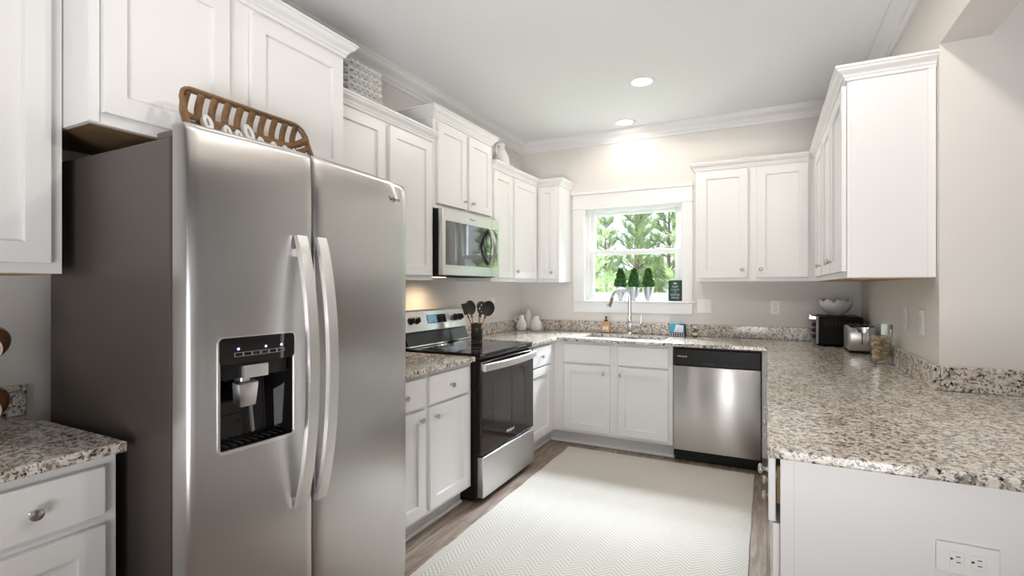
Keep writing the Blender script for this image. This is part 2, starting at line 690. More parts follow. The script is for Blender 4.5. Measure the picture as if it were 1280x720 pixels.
# ------------------------------------------------------------------ kitchen window
win = struct('window_1', MB().box(WX0 - 0.114, WX1 + 0.087, YB - 0.022, YB - 0.0005, 2.095, 2.225, 0.002), M['trim'])   # head board
wc = MB()
wc.box(WX0 - 0.114, WX0, YB - 0.019, YB - 0.0005, 1.215, 2.095, 0.002)
wc.box(WX1, WX1 + 0.087, YB - 0.019, YB - 0.0005, 1.215, 2.095, 0.002)
wc.build('casing', M['trim'], win)
MB().box(WX0 - 0.130, WX1 + 0.092, YB - 0.038, YB - 0.0005, 2.225, 2.252, 0.003).build('head_cap', M['trim'], win)
MB().box(WX0 - 0.124, WX1 + 0.090, YB - 0.027, YB - 0.0005, 2.088, 2.103, 0.003).build('head_fillet', M['trim'], win)
MB().box(WX0 - 0.137, WX1 + 0.110, YB - 0.030, YB + 0.06, 1.196, 1.215, 0.004).build('sill', M['trim'], win)
MB().box(WX0 - 0.112, WX1 + 0.085, YB - 0.018, YB - 0.0005, 1.100, 1.196, 0.002).build('apron', M['trim'], win)
wf = MB()
f0, f1 = YB + 0.055, YB + 0.135
wf.box(WX0, WX0 + 0.035, f0, f1, WZ0 + 0.01, WZ1)
wf.box(WX1 - 0.035, WX1, f0, f1, WZ0 + 0.01, WZ1)
wf.box(WX0 + 0.035, WX1 - 0.035, f0, f1, WZ1 - 0.035, WZ1)
wf.box(WX0 + 0.035, WX1 - 0.035, f0, f1, WZ0 + 0.01, WZ0 + 0.035)
wf.build('window_frame', M['vinyl'], win)


def sash(name, y0, y1, z0, z1, rails):
    x0, x1 = WX0 + 0.036, WX1 - 0.036
    b = MB()
    b.box(x0, x0 + 0.038, y0, y1, z0, z1, 0.003)
    b.box(x1 - 0.038, x1, y0, y1, z0, z1, 0.003)
    b.box(x0 + 0.038, x1 - 0.038, y0, y1, z1 - rails[1], z1, 0.003)
    b.box(x0 + 0.038, x1 - 0.038, y0, y1, z0, z0 + rails[0], 0.003)
    s = b.build(name, M['vinyl'], win)
    ym = (y0 + y1) / 2
    MB().box(x0 + 0.036, x1 - 0.036, ym - 0.002, ym + 0.002, z0 + rails[0] - 0.002, z1 - rails[1] + 0.002).build('pane', M['pane'], s)


sash('upper_sash', YB + 0.098, YB + 0.125, 1.655, WZ1 - 0.036, (0.035, 0.03))
sash('lower_sash', YB + 0.062, YB + 0.092, WZ0 + 0.036, 1.690, (0.045, 0.045))
lk = MB()
for lx in (-1.35, -0.88):
    lk.box(lx - 0.03, lx + 0.03, YB + 0.066, YB + 0.088, 1.690, 1.700, 0.003)
lk.build('sash_lock', M['vinyl'], win)


# ------------------------------------------------------------------ cabinet parts
def shaker(fr, u0, u1, z0, z1, rail=0.058, th=0.020, rec=0.012):
    b = MB()
    bm = b.bm
    b.fbox(fr, u0, u1, 0.0015, th, z0, z1)
    d = fr[0]
    n = {'+X': Vector((1, 0, 0)), '-X': Vector((-1, 0, 0)), '-Y': Vector((0, -1, 0))}[d]
    bmesh.ops.recalc_face_normals(bm, faces=bm.faces[:])
    front = max(bm.faces, key=lambda f: f.normal.dot(n))
    oe = list(front.edges)
    bmesh.ops.bevel(bm, geom=oe, offset=0.0025, segments=2, affect='EDGES', profile=0.5)
    bm.faces.ensure_lookup_table()
    front = max((f for f in bm.faces if f.normal.dot(n) > 0.99), key=lambda f: f.calc_area())
    bmesh.ops.inset_region(bm, faces=[front], thickness=rail, use_even_offset=True)
    bmesh.ops.inset_region(bm, faces=[front], thickness=0.0018, depth=0, use_even_offset=True)
    bmesh.ops.translate(bm, verts=list(front.verts), vec=-n * rec)
    return b


def slab(fr, u0, u1, z0, z1, th=0.020):
    return MB().fbox(fr, u0, u1, 0.0015, th, z0, z1, 0.0035, 2)


KN = [(0.0085, 0.0), (0.0085, 0.002), (0.0055, 0.004), (0.0050, 0.012), (0.0075, 0.016), (0.0135, 0.018), (0.0152, 0.022), (0.0140, 0.026), (0.0085, 0.0285), (0.0, 0.029)]


def knob(fr, u, z, w, parent):
    d, f = fr
    if d == '+X':
        c, R = (f + w, u, z), Matrix.Rotation(PI / 2, 3, 'Y')
    elif d == '-X':
        c, R = (f - w, u, z), Matrix.Rotation(-PI / 2, 3, 'Y')
    else:
        c, R = (u, f - w, z), Matrix.Rotation(PI / 2, 3, 'X')
    return MB().lathe(KN, c, 20, R).build('knob', M['nickel'], parent, 40)


def door(parent, fr, u0, u1, z0, z1, kn=None, rail=0.058):
    d = shaker(fr, u0, u1, z0, z1, rail).build('door', M['white'], parent)
    if kn:
        knob(fr, kn[0], kn[1], 0.0195, d)
    return d


def drawer(parent, fr, u0, u1, z0, z1, kn=True, name='drawer'):
    d = slab(fr, u0, u1, z0, z1).build(name, M['white'], parent)
    if kn:
        knob(fr, (u0 + u1) / 2, (z0 + z1) / 2, 0.0195, d)
    return d


def cab_crown(parent, path, side, z0, h=0.060, p=0.050, base=0.0):
    pr = [(base - 0.0, z0), (base + 0.008, z0), (base + 0.010, z0 + 0.006), (base + 0.012, z0 + 0.013), (base + 0.017, z0 + 0.015)]
    n = 8
    for i in range(n + 1):
        a = i / n
        o = 0.017 + (p - 0.023) * (a - 0.13 * math.sin(2 * PI * a))
        zz = 0.016 + (h - 0.030) * a
        pr.append((base + o, z0 + zz))
    pr += [(base + p - 0.004, z0 + h - 0.013), (base + p, z0 + h - 0.011), (base + p, z0 + h), (base, z0 + h)]
    return MB().sweep(pr, path, side).build('crown_molding', M['white'], parent, 30)


g = 0.0015
UZ0, UZ1 = 1.385, 2.290
# --- upper cabinet left of the refrigerator
fr = ('+X', UF)
c = thing('upper_cabinet', 'white wall cabinet at left edge of photo beside the refrigerator', 'cabinet', (XL, 0.3, UZ0), 'white wall cabinets')
MB().box(XL + g, UF, -0.14, 0.748, UZ0, UZ1, 0.001).build('body', M['white'], c)
door(c, fr, -0.10, 0.288, UZ0 + 0.03, UZ1 - 0.03)
door(c, fr, 0.325, 0.716, UZ0 + 0.03, UZ1 - 0.03)
MB().box(XL + 0.02, UF - 0.02, -0.12, 0.73, UZ0 - 0.003, UZ0 - 0.0002).build('underside', M['ply'], c)

# --- cabinet over the refrigerator
OF = -1.785
fr = ('+X', OF)
c = thing('upper_cabinet', 'deep white wall cabinet above the refrigerator and tobacco basket', 'cabinet', (XL, 1.25, 1.835), 'white wall cabinets')
MB().box(XL + g, OF, 0.752, 1.752, 1.835, 2.440, 0.001).build('body', M['white'], c)
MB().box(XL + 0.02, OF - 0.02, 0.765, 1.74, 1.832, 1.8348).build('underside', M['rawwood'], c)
door(c, fr, 0.785, 1.180, 1.868, 2.405)
door(c, fr, 1.268, 1.735, 1.868, 2.405)
MB().box(OF + 0.001, OF + 0.004, 0.7525, 0.780, 1.838, 2.43).build('stile', M['white'], c)
cab_crown(c, [(UF - 0.02, 0.7525), (OF, 0.7525), (OF, 1.7515), (UF - 0.02, 1.7515)], -1, 2.425, 0.066, 0.05)

# --- upper cabinet between refrigerator and microwave
fr = ('+X', UF)
c = thing('upper_cabinet', 'white two-door wall cabinet between refrigerator and microwave under woven basket', 'cabinet', (XL, 2.2, UZ0), 'white wall cabinets')
MB().box(XL + g, UF, 1.754, 2.663, UZ0, UZ1, 0.001).build('body', M['white'], c)
door(c, fr, 1.80, 2.190, UZ0 + 0.03, UZ1 - 0.025)
door(c, fr, 2.228, 2.632, UZ0 + 0.03, UZ1 - 0.025)
cab_crown(c, [(UF, 1.7555), (UF, 2.6625)], -1, UZ1 - 0.012, 0.060)

# --- cabinet above the microwave
c = thing('upper_cabinet', 'raised white two-door wall cabinet directly above the microwave', 'cabinet', (XL, 3.05, 1.86), 'white wall cabinets')
MB().box(XL + g, UF, 2.665, 3.430, 1.858, 2.448, 0.001).build('body', M['white'], c)
door(c, fr, 2.700, 3.050, 1.890, 2.425, (3.020, 1.946))
door(c, fr, 3.085, 3.410, 1.890, 2.425, (3.120, 1.946))
cab_crown(c, [(XL + 0.01, 2.6655), (UF, 2.6655), (UF, 3.4295), (XL + 0.01, 3.4295)], -1, 2.440, 0.072, 0.05)

# --- upper cabinets in the left rear corner
c = thing('upper_cabinet', 'white two-door wall cabinet between microwave and the window corner', 'cabinet', (XL, 3.86, UZ0), 'white wall cabinets')
MB().box(XL + g, UF, 3.432, YUF + 0.0, UZ0, UZ1, 0.001).build('body', M['white'], c)
door(c, fr, 3.455, 3.775, UZ0 + 0.03, UZ1 - 0.025)
door(c, fr, 3.812, 4.262, UZ0 + 0.03, UZ1 - 0.025, (3.842, UZ0 + 0.088))
cab_crown(c, [(UF, 3.433), (UF, YUF - 0.0505)], -1, UZ1 - 0.012, 0.060)

fr = ('-Y', YUF)
c = thing('upper_cabinet', 'narrow white single-door wall cabinet left of the window', 'cabinet', (-1.9, YB, UZ0), 'white wall cabinets')
MB().box(XL + g, -1.706, YUF + 0.001, YB - g, UZ0, UZ1, 0.001).build('body', M['white'], c)
door(c, fr, -1.905, -1.733, UZ0 + 0.03, UZ1 - 0.025, (-1.768, UZ0 + 0.088), 0.05)
cab_crown(c, [(UF + 0.0005, YUF), (-1.706, YUF), (-1.706, YB - g)], -1, UZ1 - 0.012, 0.060)

# --- upper cabinets right of the window
c = thing('upper_cabinet', 'white two-door wall cabinet on back wall right of the window', 'cabinet', (-0.1, YB, UZ0), 'white wall cabinets')
MB().box(-0.515, 0.640, YUF + 0.001, YB - g, UZ0, UZ1, 0.001).build('body', M['white'], c)
door(c, fr, -0.492, -0.133, UZ0 + 0.03, UZ1 - 0.025, (-0.170, UZ0 + 0.093))
door(c, fr, -0.072, 0.272, UZ0 + 0.03, UZ1 - 0.025, (-0.042, UZ0 + 0.093))
cab_crown(c, [(-0.515, YB - g), (-0.515, YUF), (RUF - 0.0505, YUF)], -1, UZ1 - 0.012, 0.060)

fr = ('-X', RUF)
c = thing('upper_cabinet', 'white wall cabinet on right wall with plain end panel toward the camera', 'cabinet', (XR, 3.5, UZ0), 'white wall cabinets')
MB().box(RUF, XR - g, 2.728, YUF - 0.0, UZ0, UZ1, 0.001).build('body', M['white'], c)
MB().box(RUF + 0.015, XR - 0.006, 2.723, 2.728, UZ0 + 0.002, UZ1 - 0.012, 0.001).build('end_panel', M['white'], c)
MB().box(XR - 0.030, XR - 0.002, 2.7175, 2.7225, UZ0 + 0.002, UZ1 - 0.012, 0.001).build('scribe_strip', M['white'], c)
MB().box(RUF + 0.02, XR - 0.02, 2.74, 4.25, UZ0 - 0.004, UZ0 - 0.0002).build('underside', M['ply'], c)
door(c, fr, 2.745, 3.190, UZ0 + 0.03, UZ1 - 0.025, (3.150, UZ0 + 0.093))
door(c, fr, 3.225, 3.665, UZ0 + 0.03, UZ1 - 0.025, (3.262, UZ0 + 0.093))
door(c, fr, 3.735, 4.200, UZ0 + 0.03, UZ1 - 0.025, (3.772, UZ0 + 0.093))
pth = [(RUF, YUF - 0.0505), (RUF, 2.723), (XR - g, 2.723)]
cab_crown(c, pth, -1, UZ1 - 0.012, 0.060)

# ------------------------------------------------------------------ base cabinets
DZ0, DZ1, RZ0, RZ1 = 0.140, 0.693, 0.708, 0.862


def toe(parent, x0, x1, y0, y1, shoe=None):
    MB().box(x0, x1, y0, y1, 0.001, 0.1135).build('toe_kick', M['toe'], parent)
    if shoe:
        MB().box(*shoe, 0.001, 0.019, 0.004, 2).build('shoe_molding', M['trim'], parent)


fr = ('+X', BF)
c = thing('base_cabinet', 'white base cabinet with drawer at lower left corner beside refrigerator', 'cabinet', (XL, 0.3, 0), 'white base cabinets')
MB().box(XL + g, BF, -0.14, 0.754, 0.114, CB - g, 0.001).build('body', M['white'], c)
toe(c, XL + g, BF - 0.075, -0.14, 0.754)
drawer(c, fr, 0.414, 0.722, 0.722, 0.854)
door(c, fr, 0.414, 0.722, DZ0, 0.694, (0.45, 0.62))
drawer(c, fr, -0.10, 0.374, 0.722, 0.854)
door(c, fr, -0.10, 0.374, DZ0, 0.694, (0.335, 0.62))

c = thing('base_cabinet', 'white two-door base cabinet between refrigerator and range', 'cabinet', (XL, 2.2, 0), 'white base cabinets')
MB().box(XL + g, BF, 1.80, 2.648, 0.114, CB - g, 0.001).build('body', M['white'], c)
toe(c, XL + g, BF - 0.075, 1.80, 2.648, (BF - 0.075, BF - 0.060, 1.80, 2.648))
drawer(c, fr, 1.815, 2.165, RZ0, RZ1)
drawer(c, fr, 2.205, 2.600, RZ0, RZ1)
door(c, fr, 1.815, 2.165, DZ0, DZ1, (2.120, 0.645))
door(c, fr, 2.205, 2.600, DZ0, DZ1, (2.250, 0.640))

c = thing('base_cabinet', 'white corner base cabinet right of the range with one drawer', 'cabinet', (XL, 3.8, 0), 'white base cabinets')
MB().box(XL + g, BF, 3.437, YB - g, 0.114, CB - g, 0.001).build('body', M['white'], c)
toe(c, XL + g, BF - 0.075, 3.437, YB - g, (BF - 0.075, BF - 0.060, 3.437, YBF + 0.058))
drawer(c, fr, 3.465, 3.905, RZ0, RZ1)
door(c, fr, 3.465, 3.905, DZ0, DZ1)

fr = ('-Y', YBF)
c = thing('base_cabinet', 'white sink base cabinet below window with two false drawer fronts', 'cabinet', (-1.1, YB, 0), 'white base cabinets')
sb = MB()
sb.box(BF + 0.001, -0.648, YBF, YBF + 0.02, 0.114, CB - g, 0.001)
sb.box(-0.668, -0.648, YBF + 0.02, YB - g, 0.114, CB - g)
sb.box(BF + 0.001, BF + 0.02, YBF + 0.02, YB - g, 0.114, CB - g)
sb.box(BF + 0.02, -0.668, YBF + 0.02, YB - g, 0.114, 0.134)
sb.build('body', M['white'], c)
toe(c, BF - 0.0735 + 0.0005, -0.648, YBF + 0.075, YB - g, (BF - 0.058, -0.648, YBF + 0.060, YBF + 0.075))
drawer(c, fr, -1.540, -1.142, RZ0, RZ1, False, 'false_front')
drawer(c, fr, -1.076, -0.682, RZ0, RZ1, False, 'false_front')
door(c, fr, -1.540, -1.142, DZ0, DZ1, (-1.185, 0.635))
door(c, fr, -1.076, -0.682, DZ0, DZ1, (-1.050, 0.635))

fr = ('-X', PF)
c = thing('base_cabinet', 'white peninsula base cabinet beside the dishwasher facing the range', 'cabinet', (0.3, 3.3, 0), 'white base cabinets')
MB().box(PF, 0.636, 2.690, YBF, 0.114, CB - g, 0.001).build('body', M['white'], c)
MB().box(-0.032, 0.636, YBF + 0.0005, YB - g, 0.114, CB - g, 0.001).build('corner_filler', M['white'], c)
MB().box(-0.032, PF + 0.075, YBF + 0.075, YB - g, 0.001, 0.1135).build('filler_base', M['toe'], c)
toe(c, PF + 0.075, 0.636, 2.690, YBF + 0.074)
drawer(c, fr, 2.72, 3.25, RZ0, RZ1)
drawer(c, fr, 3.29, 3.80, RZ0, RZ1)
door(c, fr, 2.72, 3.25, DZ0, DZ1, (3.20, 0.62))
door(c, fr, 3.29, 3.80, DZ0, DZ1, (3.34, 0.62))

c = thing('base_cabinet', 'white peninsula end cabinet with plain panel facing the camera', 'cabinet', (0.5, 2.1, 0), 'white base cabinets')
MB().box(PF + 0.012, 1.02, 1.555, 2.680, 0.114, CB - g, 0.001).build('body', M['white'], c)
MB().box(PF, 1.03, 1.545, 1.5545, 0.001, CB - g, 0.001).build('end_panel', M['white'], c)
MB().box(PF - 0.001, PF + 0.032, 1.5415, 1.5449, 0.001, CB - g, 0.001).build('end_stile', M['white'], c)
toe(c, PF + 0.085, 1.02, 1.555, 2.680)
d = slab(('-X', PF - 0.010), 1.560, 1.945, RZ0 - 0.01, RZ1 + 0.012).build('drawer', M['white'], c)
knob(('-X', PF - 0.010), 1.752, 0.778, 0.0195, d)
for y0_ in (1.60, 1.885):
    MB().box(PF - 0.008, PF + 0.0115, y0_, y0_ + 0.015, 0.735, 0.84).build('drawer_side', M['ply'], d)
drawer(c, fr, 1.985, 2.655, RZ0, RZ1)
door(c, fr, 1.565, 1.945, DZ0, DZ1, (1.905, 0.640))
door(c, fr, 1.985, 2.310, DZ0, DZ1, (2.025, 0.650))
door(c, fr, 2.335, 2.655, DZ0, DZ1, (2.620, 0.650))

# ------------------------------------------------------------------ countertops
c = thing('countertop', 'granite counter at left edge of photo beside the refrigerator', 'countertop', (XL, 0.3, CT), 'granite countertops')
MB().box(XL + g, BF + 0.036, -0.16, 0.767, CB, CT, 0.006, 2).build('slab', M['granite'], c)
MB().box(XL + g, XL + 0.024, -0.16, 0.767, CT + 0.0005, CT + 0.102, 0.004, 2).build('backsplash', M['granite'], c)
c = thing('countertop', 'short granite counter between refrigerator and range', 'countertop', (XL, 2.2, CT), 'granite countertops')
MB().box(XL + g, BF + 0.036, 1.785, 2.652, CB, CT, 0.006, 2).build('slab', M['granite'], c)
MB().box(XL + g, XL + 0.024, 1.785, 2.652, CT + 0.0005, CT + 0.102, 0.004, 2).build('backsplash', M['granite'], c)

# the long U-shaped counter with a sink cut-out
SX0, SX1, SY0, SY1 = -1.440, -0.745, 4.125, 4.500
c = thing('countertop', 'long granite counter wrapping from range past sink and along the peninsula', 'countertop', (-0.5, 4.3, CT), 'granite countertops')
YE = YBF - 0.033
PX = 0.0
PE = 1.5175
outer = [(XL + g, 3.437), (BF + 0.036, 3.437), (BF + 0.036, YE), (PX, YE), (PX, PE + 0.03), (PX + 0.009, PE + 0.009), (PX + 0.03, PE), (1.06, PE), (1.06, YW - g), (XR - g, YW - g), (XR - g, YB - g), (XL + g, YB - g)]
cm = MB()
bm = cm.bm


def rrect(x0, x1, y0, y1, r, n=5):
    pts = []
    for cx, cy, a0 in ((x1 - r, y1 - r, 0), (x0 + r, y1 - r, PI / 2), (x0 + r, y0 + r, PI), (x1 - r, y0 + r, 1.5 * PI)):
        for i in range(n + 1):
            a = a0 + PI / 2 * i / n
            pts.append((cx + r * math.cos(a), cy + r * math.sin(a)))
    return pts


def loop_edges(pts, z):
    vs = [bm.verts.new((x, y, z)) for x, y in pts]
    return [bm.edges.new((vs[i], vs[(i + 1) % len(vs)])) for i in range(len(vs))]


eo = loop_edges(outer, CT)
ei = loop_edges(rrect(SX0, SX1, SY0, SY1, 0.05), CT)
bmesh.ops.triangle_fill(bm, use_beauty=True, use_dissolve=False, edges=eo + ei, normal=(0, 0, 1))
ex = bmesh.ops.extrude_face_region(bm, geom=bm.faces[:])
bmesh.ops.translate(bm, verts=[v for v in ex['geom'] if isinstance(v, bmesh.types.BMVert)], vec=(0, 0, -(CT - CB)))
sl = cm.build('slab', M['granite'], c)
bv = sl.modifiers.new('edge', 'BEVEL')
bv.width = 0.005
bv.segments = 2
bv.limit_method = 'ANGLE'
bv.angle_limit = math.radians(60)
MB().box(XL + g, XL + 0.024, 3.437, YB - 0.0255, CT + 0.0005, CT + 0.102, 0.004, 2).build('backsplash', M['granite'], c)
MB().box(XL + g, XR - g, YB - 0.025, YB - g, CT + 0.0005, CT + 0.102, 0.004, 2).build('backsplash', M['granite'], c)
MB().box(XR - 0.025, XR - g, YW - 0.026, YB - 0.0255, CT + 0.0005, CT + 0.102, 0.004, 2).build('backsplash', M['granite'], c)
MB().box(XR - 0.0005, 1.06, YW - 0.026, YW - g, CT + 0.0005, CT + 0.102, 0.004, 2).build('backsplash', M['granite'], c)

# ------------------------------------------------------------------ sink
c = thing('sink', 'stainless double-bowl undermount sink in front of the window', 'sink', (-1.09, 4.31, CB))


def bowl(x0, x1, y0, y1):
    b = MB()
    zt, zb = CB - 0.001, CB - 0.19
    loops = [(rrect(x0 - 0.012, x1 + 0.012, y0 - 0.012, y1 + 0.012, 0.06), zt), (rrect(x0, x1, y0, y1, 0.05), zt), (rrect(x0 + 0.008, x1 - 0.008, y0 + 0.008, y1 - 0.008, 0.045), zb + 0.03), (rrect(x0 + 0.03, x1 - 0.03, y0 + 0.03, y1 - 0.03, 0.035), zb)]
    rings = [[b.bm.verts.new((x, y, z)) for x, y in L] for L, z in loops]
    for A, B in zip(rings, rings[1:]):
        for i in range(len(A)):
            j = (i + 1) % len(A)
            b.bm.faces.new((A[i], A[j], B[j], B[i]))
    b.bm.faces.new(rings[-1])
    return b


for x0, x1 in ((SX0 + 0.005, -1.105), (-1.070, SX1 - 0.005)):
    bo = bowl(x0, x1, SY0 + 0.005, SY1 - 0.005).build('bowl', M['steel_x'], c, 40)
    MB().lathe([(0.045, 0), (0.04, 0.004), (0.02, 0.002), (0.0, 0.002)], ((x0 + x1) / 2, 4.34, CB - 0.189), 20).build('drain', M['chrome'], bo, 40)

# ------------------------------------------------------------------ faucet
fx, fy = -1.108, 4.535
c = thing('faucet', 'chrome gooseneck pull-down faucet behind the sink', 'faucet', (fx, fy, CT))
MB().lathe([(0.030, 0.001), (0.030, 0.006), (0.024, 0.012), (0.0225, 0.02), (0.0225, 0.085), (0.019, 0.09), (0.019, 0.15), (0.021, 0.155), (0.021, 0.17), (0.0155, 0.175), (0.0155, 0.20)], (fx, fy, CT), 24).build('base', M['chrome'], c, 35)
pts = [(fx, fy, CT + 0.16), (fx, fy, CT + 0.24), (fx, fy, CT + 0.325)]
dx, dy = -0.94, -0.34
R = 0.078
for i in range(1, 15):
    a = PI * i / 14 * 0.93
    pts.append((fx + dx * R * (1 - math.cos(a)), fy + dy * R * (1 - math.cos(a)), CT + 0.325 + R * math.sin(a)))
MB().tube(pts, 0.0150, 14).build('spout', M['chrome'], c, 60)
e = Vector(pts[-1])
dn = (Vector(pts[-1]) - Vector(pts[-2])).normalized()
hp = [e + dn * k for k in (-0.004, 0.0, 0.02, 0.05, 0.085, 0.10, 0.104)]
MB().tube(hp, 0.015, 16, radii=[0.0155, 0.0185, 0.0185, 0.0205, 0.0245, 0.0245, 0.018]).build('spray_head', M['chrome'], c, 40)
lv = MB()
lv.tube([(fx + 0.018, fy, CT + 0.085), (fx + 0.05, fy - 0.004, CT + 0.088), (fx + 0.105, fy - 0.01, CT + 0.09)], 0.016, 14)
lv.tube([(fx + 0.096, fy - 0.01, CT + 0.09), (fx + 0.105, fy - 0.01, CT + 0.125), (fx + 0.108, fy - 0.012, CT + 0.175)], 0.008, 10, radii=[0.012, 0.008, 0.007])
lv.build('lever', M['chrome'], c, 50)

# ------------------------------------------------------------------ refrigerator
FY0, FY1, FYS = 0.790, 1.742, 1.185
FZ0, FZ1 = 0.075, 1.783


def fxf(y):                                   # bowed front
    return -1.5716 + 0.4100 * y - 0.17894 * y * y


c = thing('refrigerator', 'tall stainless side-by-side refrigerator with ice and water dispenser', 'refrigerator', (-1.75, 1.27, 0))
MB().box(-2.135, -1.446, FY0 + 0.006, FY1 - 0.006, 0.03, 1.755, 0.006, 2).build('body', M['gray_body'], c)
MB().box(-1.47, -1.43, FY0 + 0.03, FY1 - 0.03, 0.012, 0.072, 0.004).build('base_grille', M['dark'], c)
for px, py in ((-1.5, FY0 + 0.06), (-1.5, FY1 - 0.06), (-2.08, FY0 + 0.06), (-2.08, FY1 - 0.06)):
    MB().lathe([(0.022, 0.001), (0.022, 0.031)], (px, py, 0), 12).build('foot', M['dark'], c)
for py in (FY0 + 0.045, FY1 - 0.045):
    hg = MB()
    hg.box(-1.53, -1.447, py - 0.03, py + 0.03, 1.7545, 1.778, 0.004)
    hg.box(-1.46, -1.4255, py - 0.025, py + 0.025, 1.756, 1.776, 0.004)
    hg.build('hinge_cover', M['gray_body'], c)


def fridge_door(y0, y1, hole=None):
    """curved door skin with rounded edges; hole = (ya, yb, za, zb)"""
    b = MB()
    ys = sorted(set([y0, y0 + 0.004, y0 + 0.010, y1 - 0.010, y1 - 0.004, y1] + [y0 + (y1 - y0) * i / 12 for i in range(1, 12)] + ([hole[0], hole[1]] if hole else [])))
    zs = sorted(set([FZ0, FZ0 + 0.01, FZ1 - 0.008, FZ1 - 0.002, FZ1] + [FZ1 - 0.02, FZ1 - 0.04, FZ1 - 0.06, FZ1 - 0.09, FZ1 - 0.12, FZ1 - 0.16] + [FZ0 + (FZ1 - FZ0) * i / 14 for i in range(1, 13)] + ([hole[2], hole[3]] if hole else [])))

    def X(y, z):
        x = fxf(y)
        e = min(y - y0, y1 - y)
        if e < 0.010:
            x -= 0.008 * (1 - e / 0.010) ** 2
        h = FZ1 - z
        if h < 0.16:
            x -= 0.010 * (1 - h / 0.16) ** 2
        if h < 0.008:
            x -= 0.006 * (1 - h / 0.008) ** 2
        if z - FZ0 < 0.01:
            x -= 0.006
        return x
    V = [[b.bm.verts.new((X(y, z), y, z)) for z in zs] for y in ys]
    for i in range(len(ys) - 1):
        for j in range(len(zs) - 1):
            if hole and hole[0] - 1e-6 <= ys[i] < hole[1] - 1e-6 and hole[2] - 1e-6 <= zs[j] < hole[3] - 1e-6:
                continue
            b.bm.faces.new((V[i][j], V[i + 1][j], V[i + 1][j + 1], V[i][j + 1]))
    xb = -1.425
    rim = [V[i][0] for i in range(len(ys))] + [V[-1][j] for j in range(1, len(zs))] + [V[i][-1] for i in range(len(ys) - 2, -1, -1)] + [V[0][j] for j in range(len(zs) - 2, 0, -1)]
    back = [b.bm.verts.new((xb, v.co.y, v.co.z)) for v in rim]
    n = len(rim)
    for i in range(n):
        j = (i + 1) % n
        b.bm.faces.new((rim[i], rim[j], back[j], back[i]))
    if not hole:
        b.bm.faces.new(list(reversed(back)))
    return b


DY0, DY1, DZa, DZb = 0.868, 1.106, 0.880, 1.202
fd = fridge_door(FY0, FYS - 0.004, (DY0 + 0.006, DY1 - 0.006, DZa + 0.006, DZb - 0.006)).build('freezer_door', M['steel_z'], c, 40)
rd = fridge_door(FYS + 0.004, FY1).build('fridge_door', M['steel_z'], c, 40)


def fr_handle(yc, parent):
    b = MB()
    n = 24
    z0, z1 = 0.645, 1.508
    sec = []
    for i in range(n + 1):
        a = i / n
        z = z0 + (z1 - z0) * a
        xo = -1.319 + 0.057 * (1 - (2 * a - 1) ** 2) ** 0.85
        sec.append([b.bm.verts.new((xo + ox, yc + oy, z)) for ox, oy in ((-0.002, -0.0205), (0.003, -0.0190), (0.0038, 0), (0.003, 0.0190), (-0.002, 0.0205), (-0.016, 0.018), (-0.016, -0.018))])
    for A, B in zip(sec, sec[1:]):
        for k in range(7):
            j = (k + 1) % 7
            b.bm.faces.new((A[k], A[j], B[j], B[k]))
    b.bm.faces.new(sec[0])
    b.bm.faces.new(list(reversed(sec[-1])))
    for zz in (z0 + 0.035, z1 - 0.035):
        b.box(fxf(yc) - 0.003, -1.322, yc - 0.008, yc + 0.008, zz - 0.034, zz - 0.005, 0.002)
    return b.build('handle', M['handle'], parent, 35)


fr_handle(1.120, fd)
fr_handle(1.199, rd)

# dispenser
xf = lambda y: fxf(y)


def curved_panel(b, y0, y1, z0, z1, off, th, r=0.0, ny=8):
    """plate following the door bow, optional rounded corners (list r = radius)"""
    loop = rrect(y0, y1, z0, z1, max(r, 0.001), 4)
    F = [b.bm.verts.new((fxf(y) + off, y, z)) for y, z in loop]
    B = [b.bm.verts.new((fxf(y) + off - th, y, z)) for y, z in loop]
    b.bm.faces.new(F)
    b.bm.faces.new(list(reversed(B)))
    for i in range(len(F)):
        j = (i + 1) % len(F)
        b.bm.faces.new((F[i], B[i], B[j], F[j]))


def ring_panel(b, o, i_, off, th):
    lo, li = rrect(*o[:4], o[4], 5), rrect(*i_[:4], i_[4], 5)
    V = [[b.bm.verts.new((fxf(y) + k, y, z)) for y, z in L] for L, k in ((lo, off - th), (lo, off), (li, off), (li, off - th))]
    n = len(lo)
    for A, B in zip(V, V[1:]):
        for q in range(n):
            j = (q + 1) % n
            b.bm.faces.new((A[q], A[j], B[j], B[q]))


b = MB()
ring_panel(b, (DY0 - 0.003, DY1 + 0.003, DZa - 0.004, DZb + 0.002, 0.018), (DY0 + 0.002, DY1 - 0.002, DZa + 0.002, DZb - 0.003, 0.015), 0.0025, 0.006)
dz = b.build('dispenser_bezel', M['handle'], fd, 30)
b = MB()
# cavity: a dark open box set into the door
lo = rrect(DY0 + 0.001, DY1 - 0.001, DZa + 0.001, 1.128, 0.012, 4)
fr_l = [b.bm.verts.new((fxf(y) + 0.001, y, z)) for y, z in lo]
bk_l = [b.bm.verts.new((-1.413 if z > 0.93 else -1.405, y + (0.018 if y < 0.98 else -0.018), z + (0.012 if z < 1.0 else 0))) for y, z in lo]
for i in range(len(lo)):
    j = (i + 1) % len(lo)
    b.bm.faces.new((fr_l[i], fr_l[j], bk_l[j], bk_l[i]))
b.bm.faces.new(bk_l)
b.build('dispenser_cavity', M['glassblack'], fd, 30)
b = MB()
curved_panel(b, DY0 + 0.001, DY1 - 0.001, 1.126, DZb - 0.001, 0.003, 0.05, 0.013)
pn = b.build('control_panel', M['glassblack'], fd, 30)
b = MB()
curved_panel(b, DY0 + 0.012, DY1 - 0.02, 1.082, 1.1265, -0.010, 0.03, 0.004)
b.build('lower_panel', M['dark'], fd, 30)
b = MB()
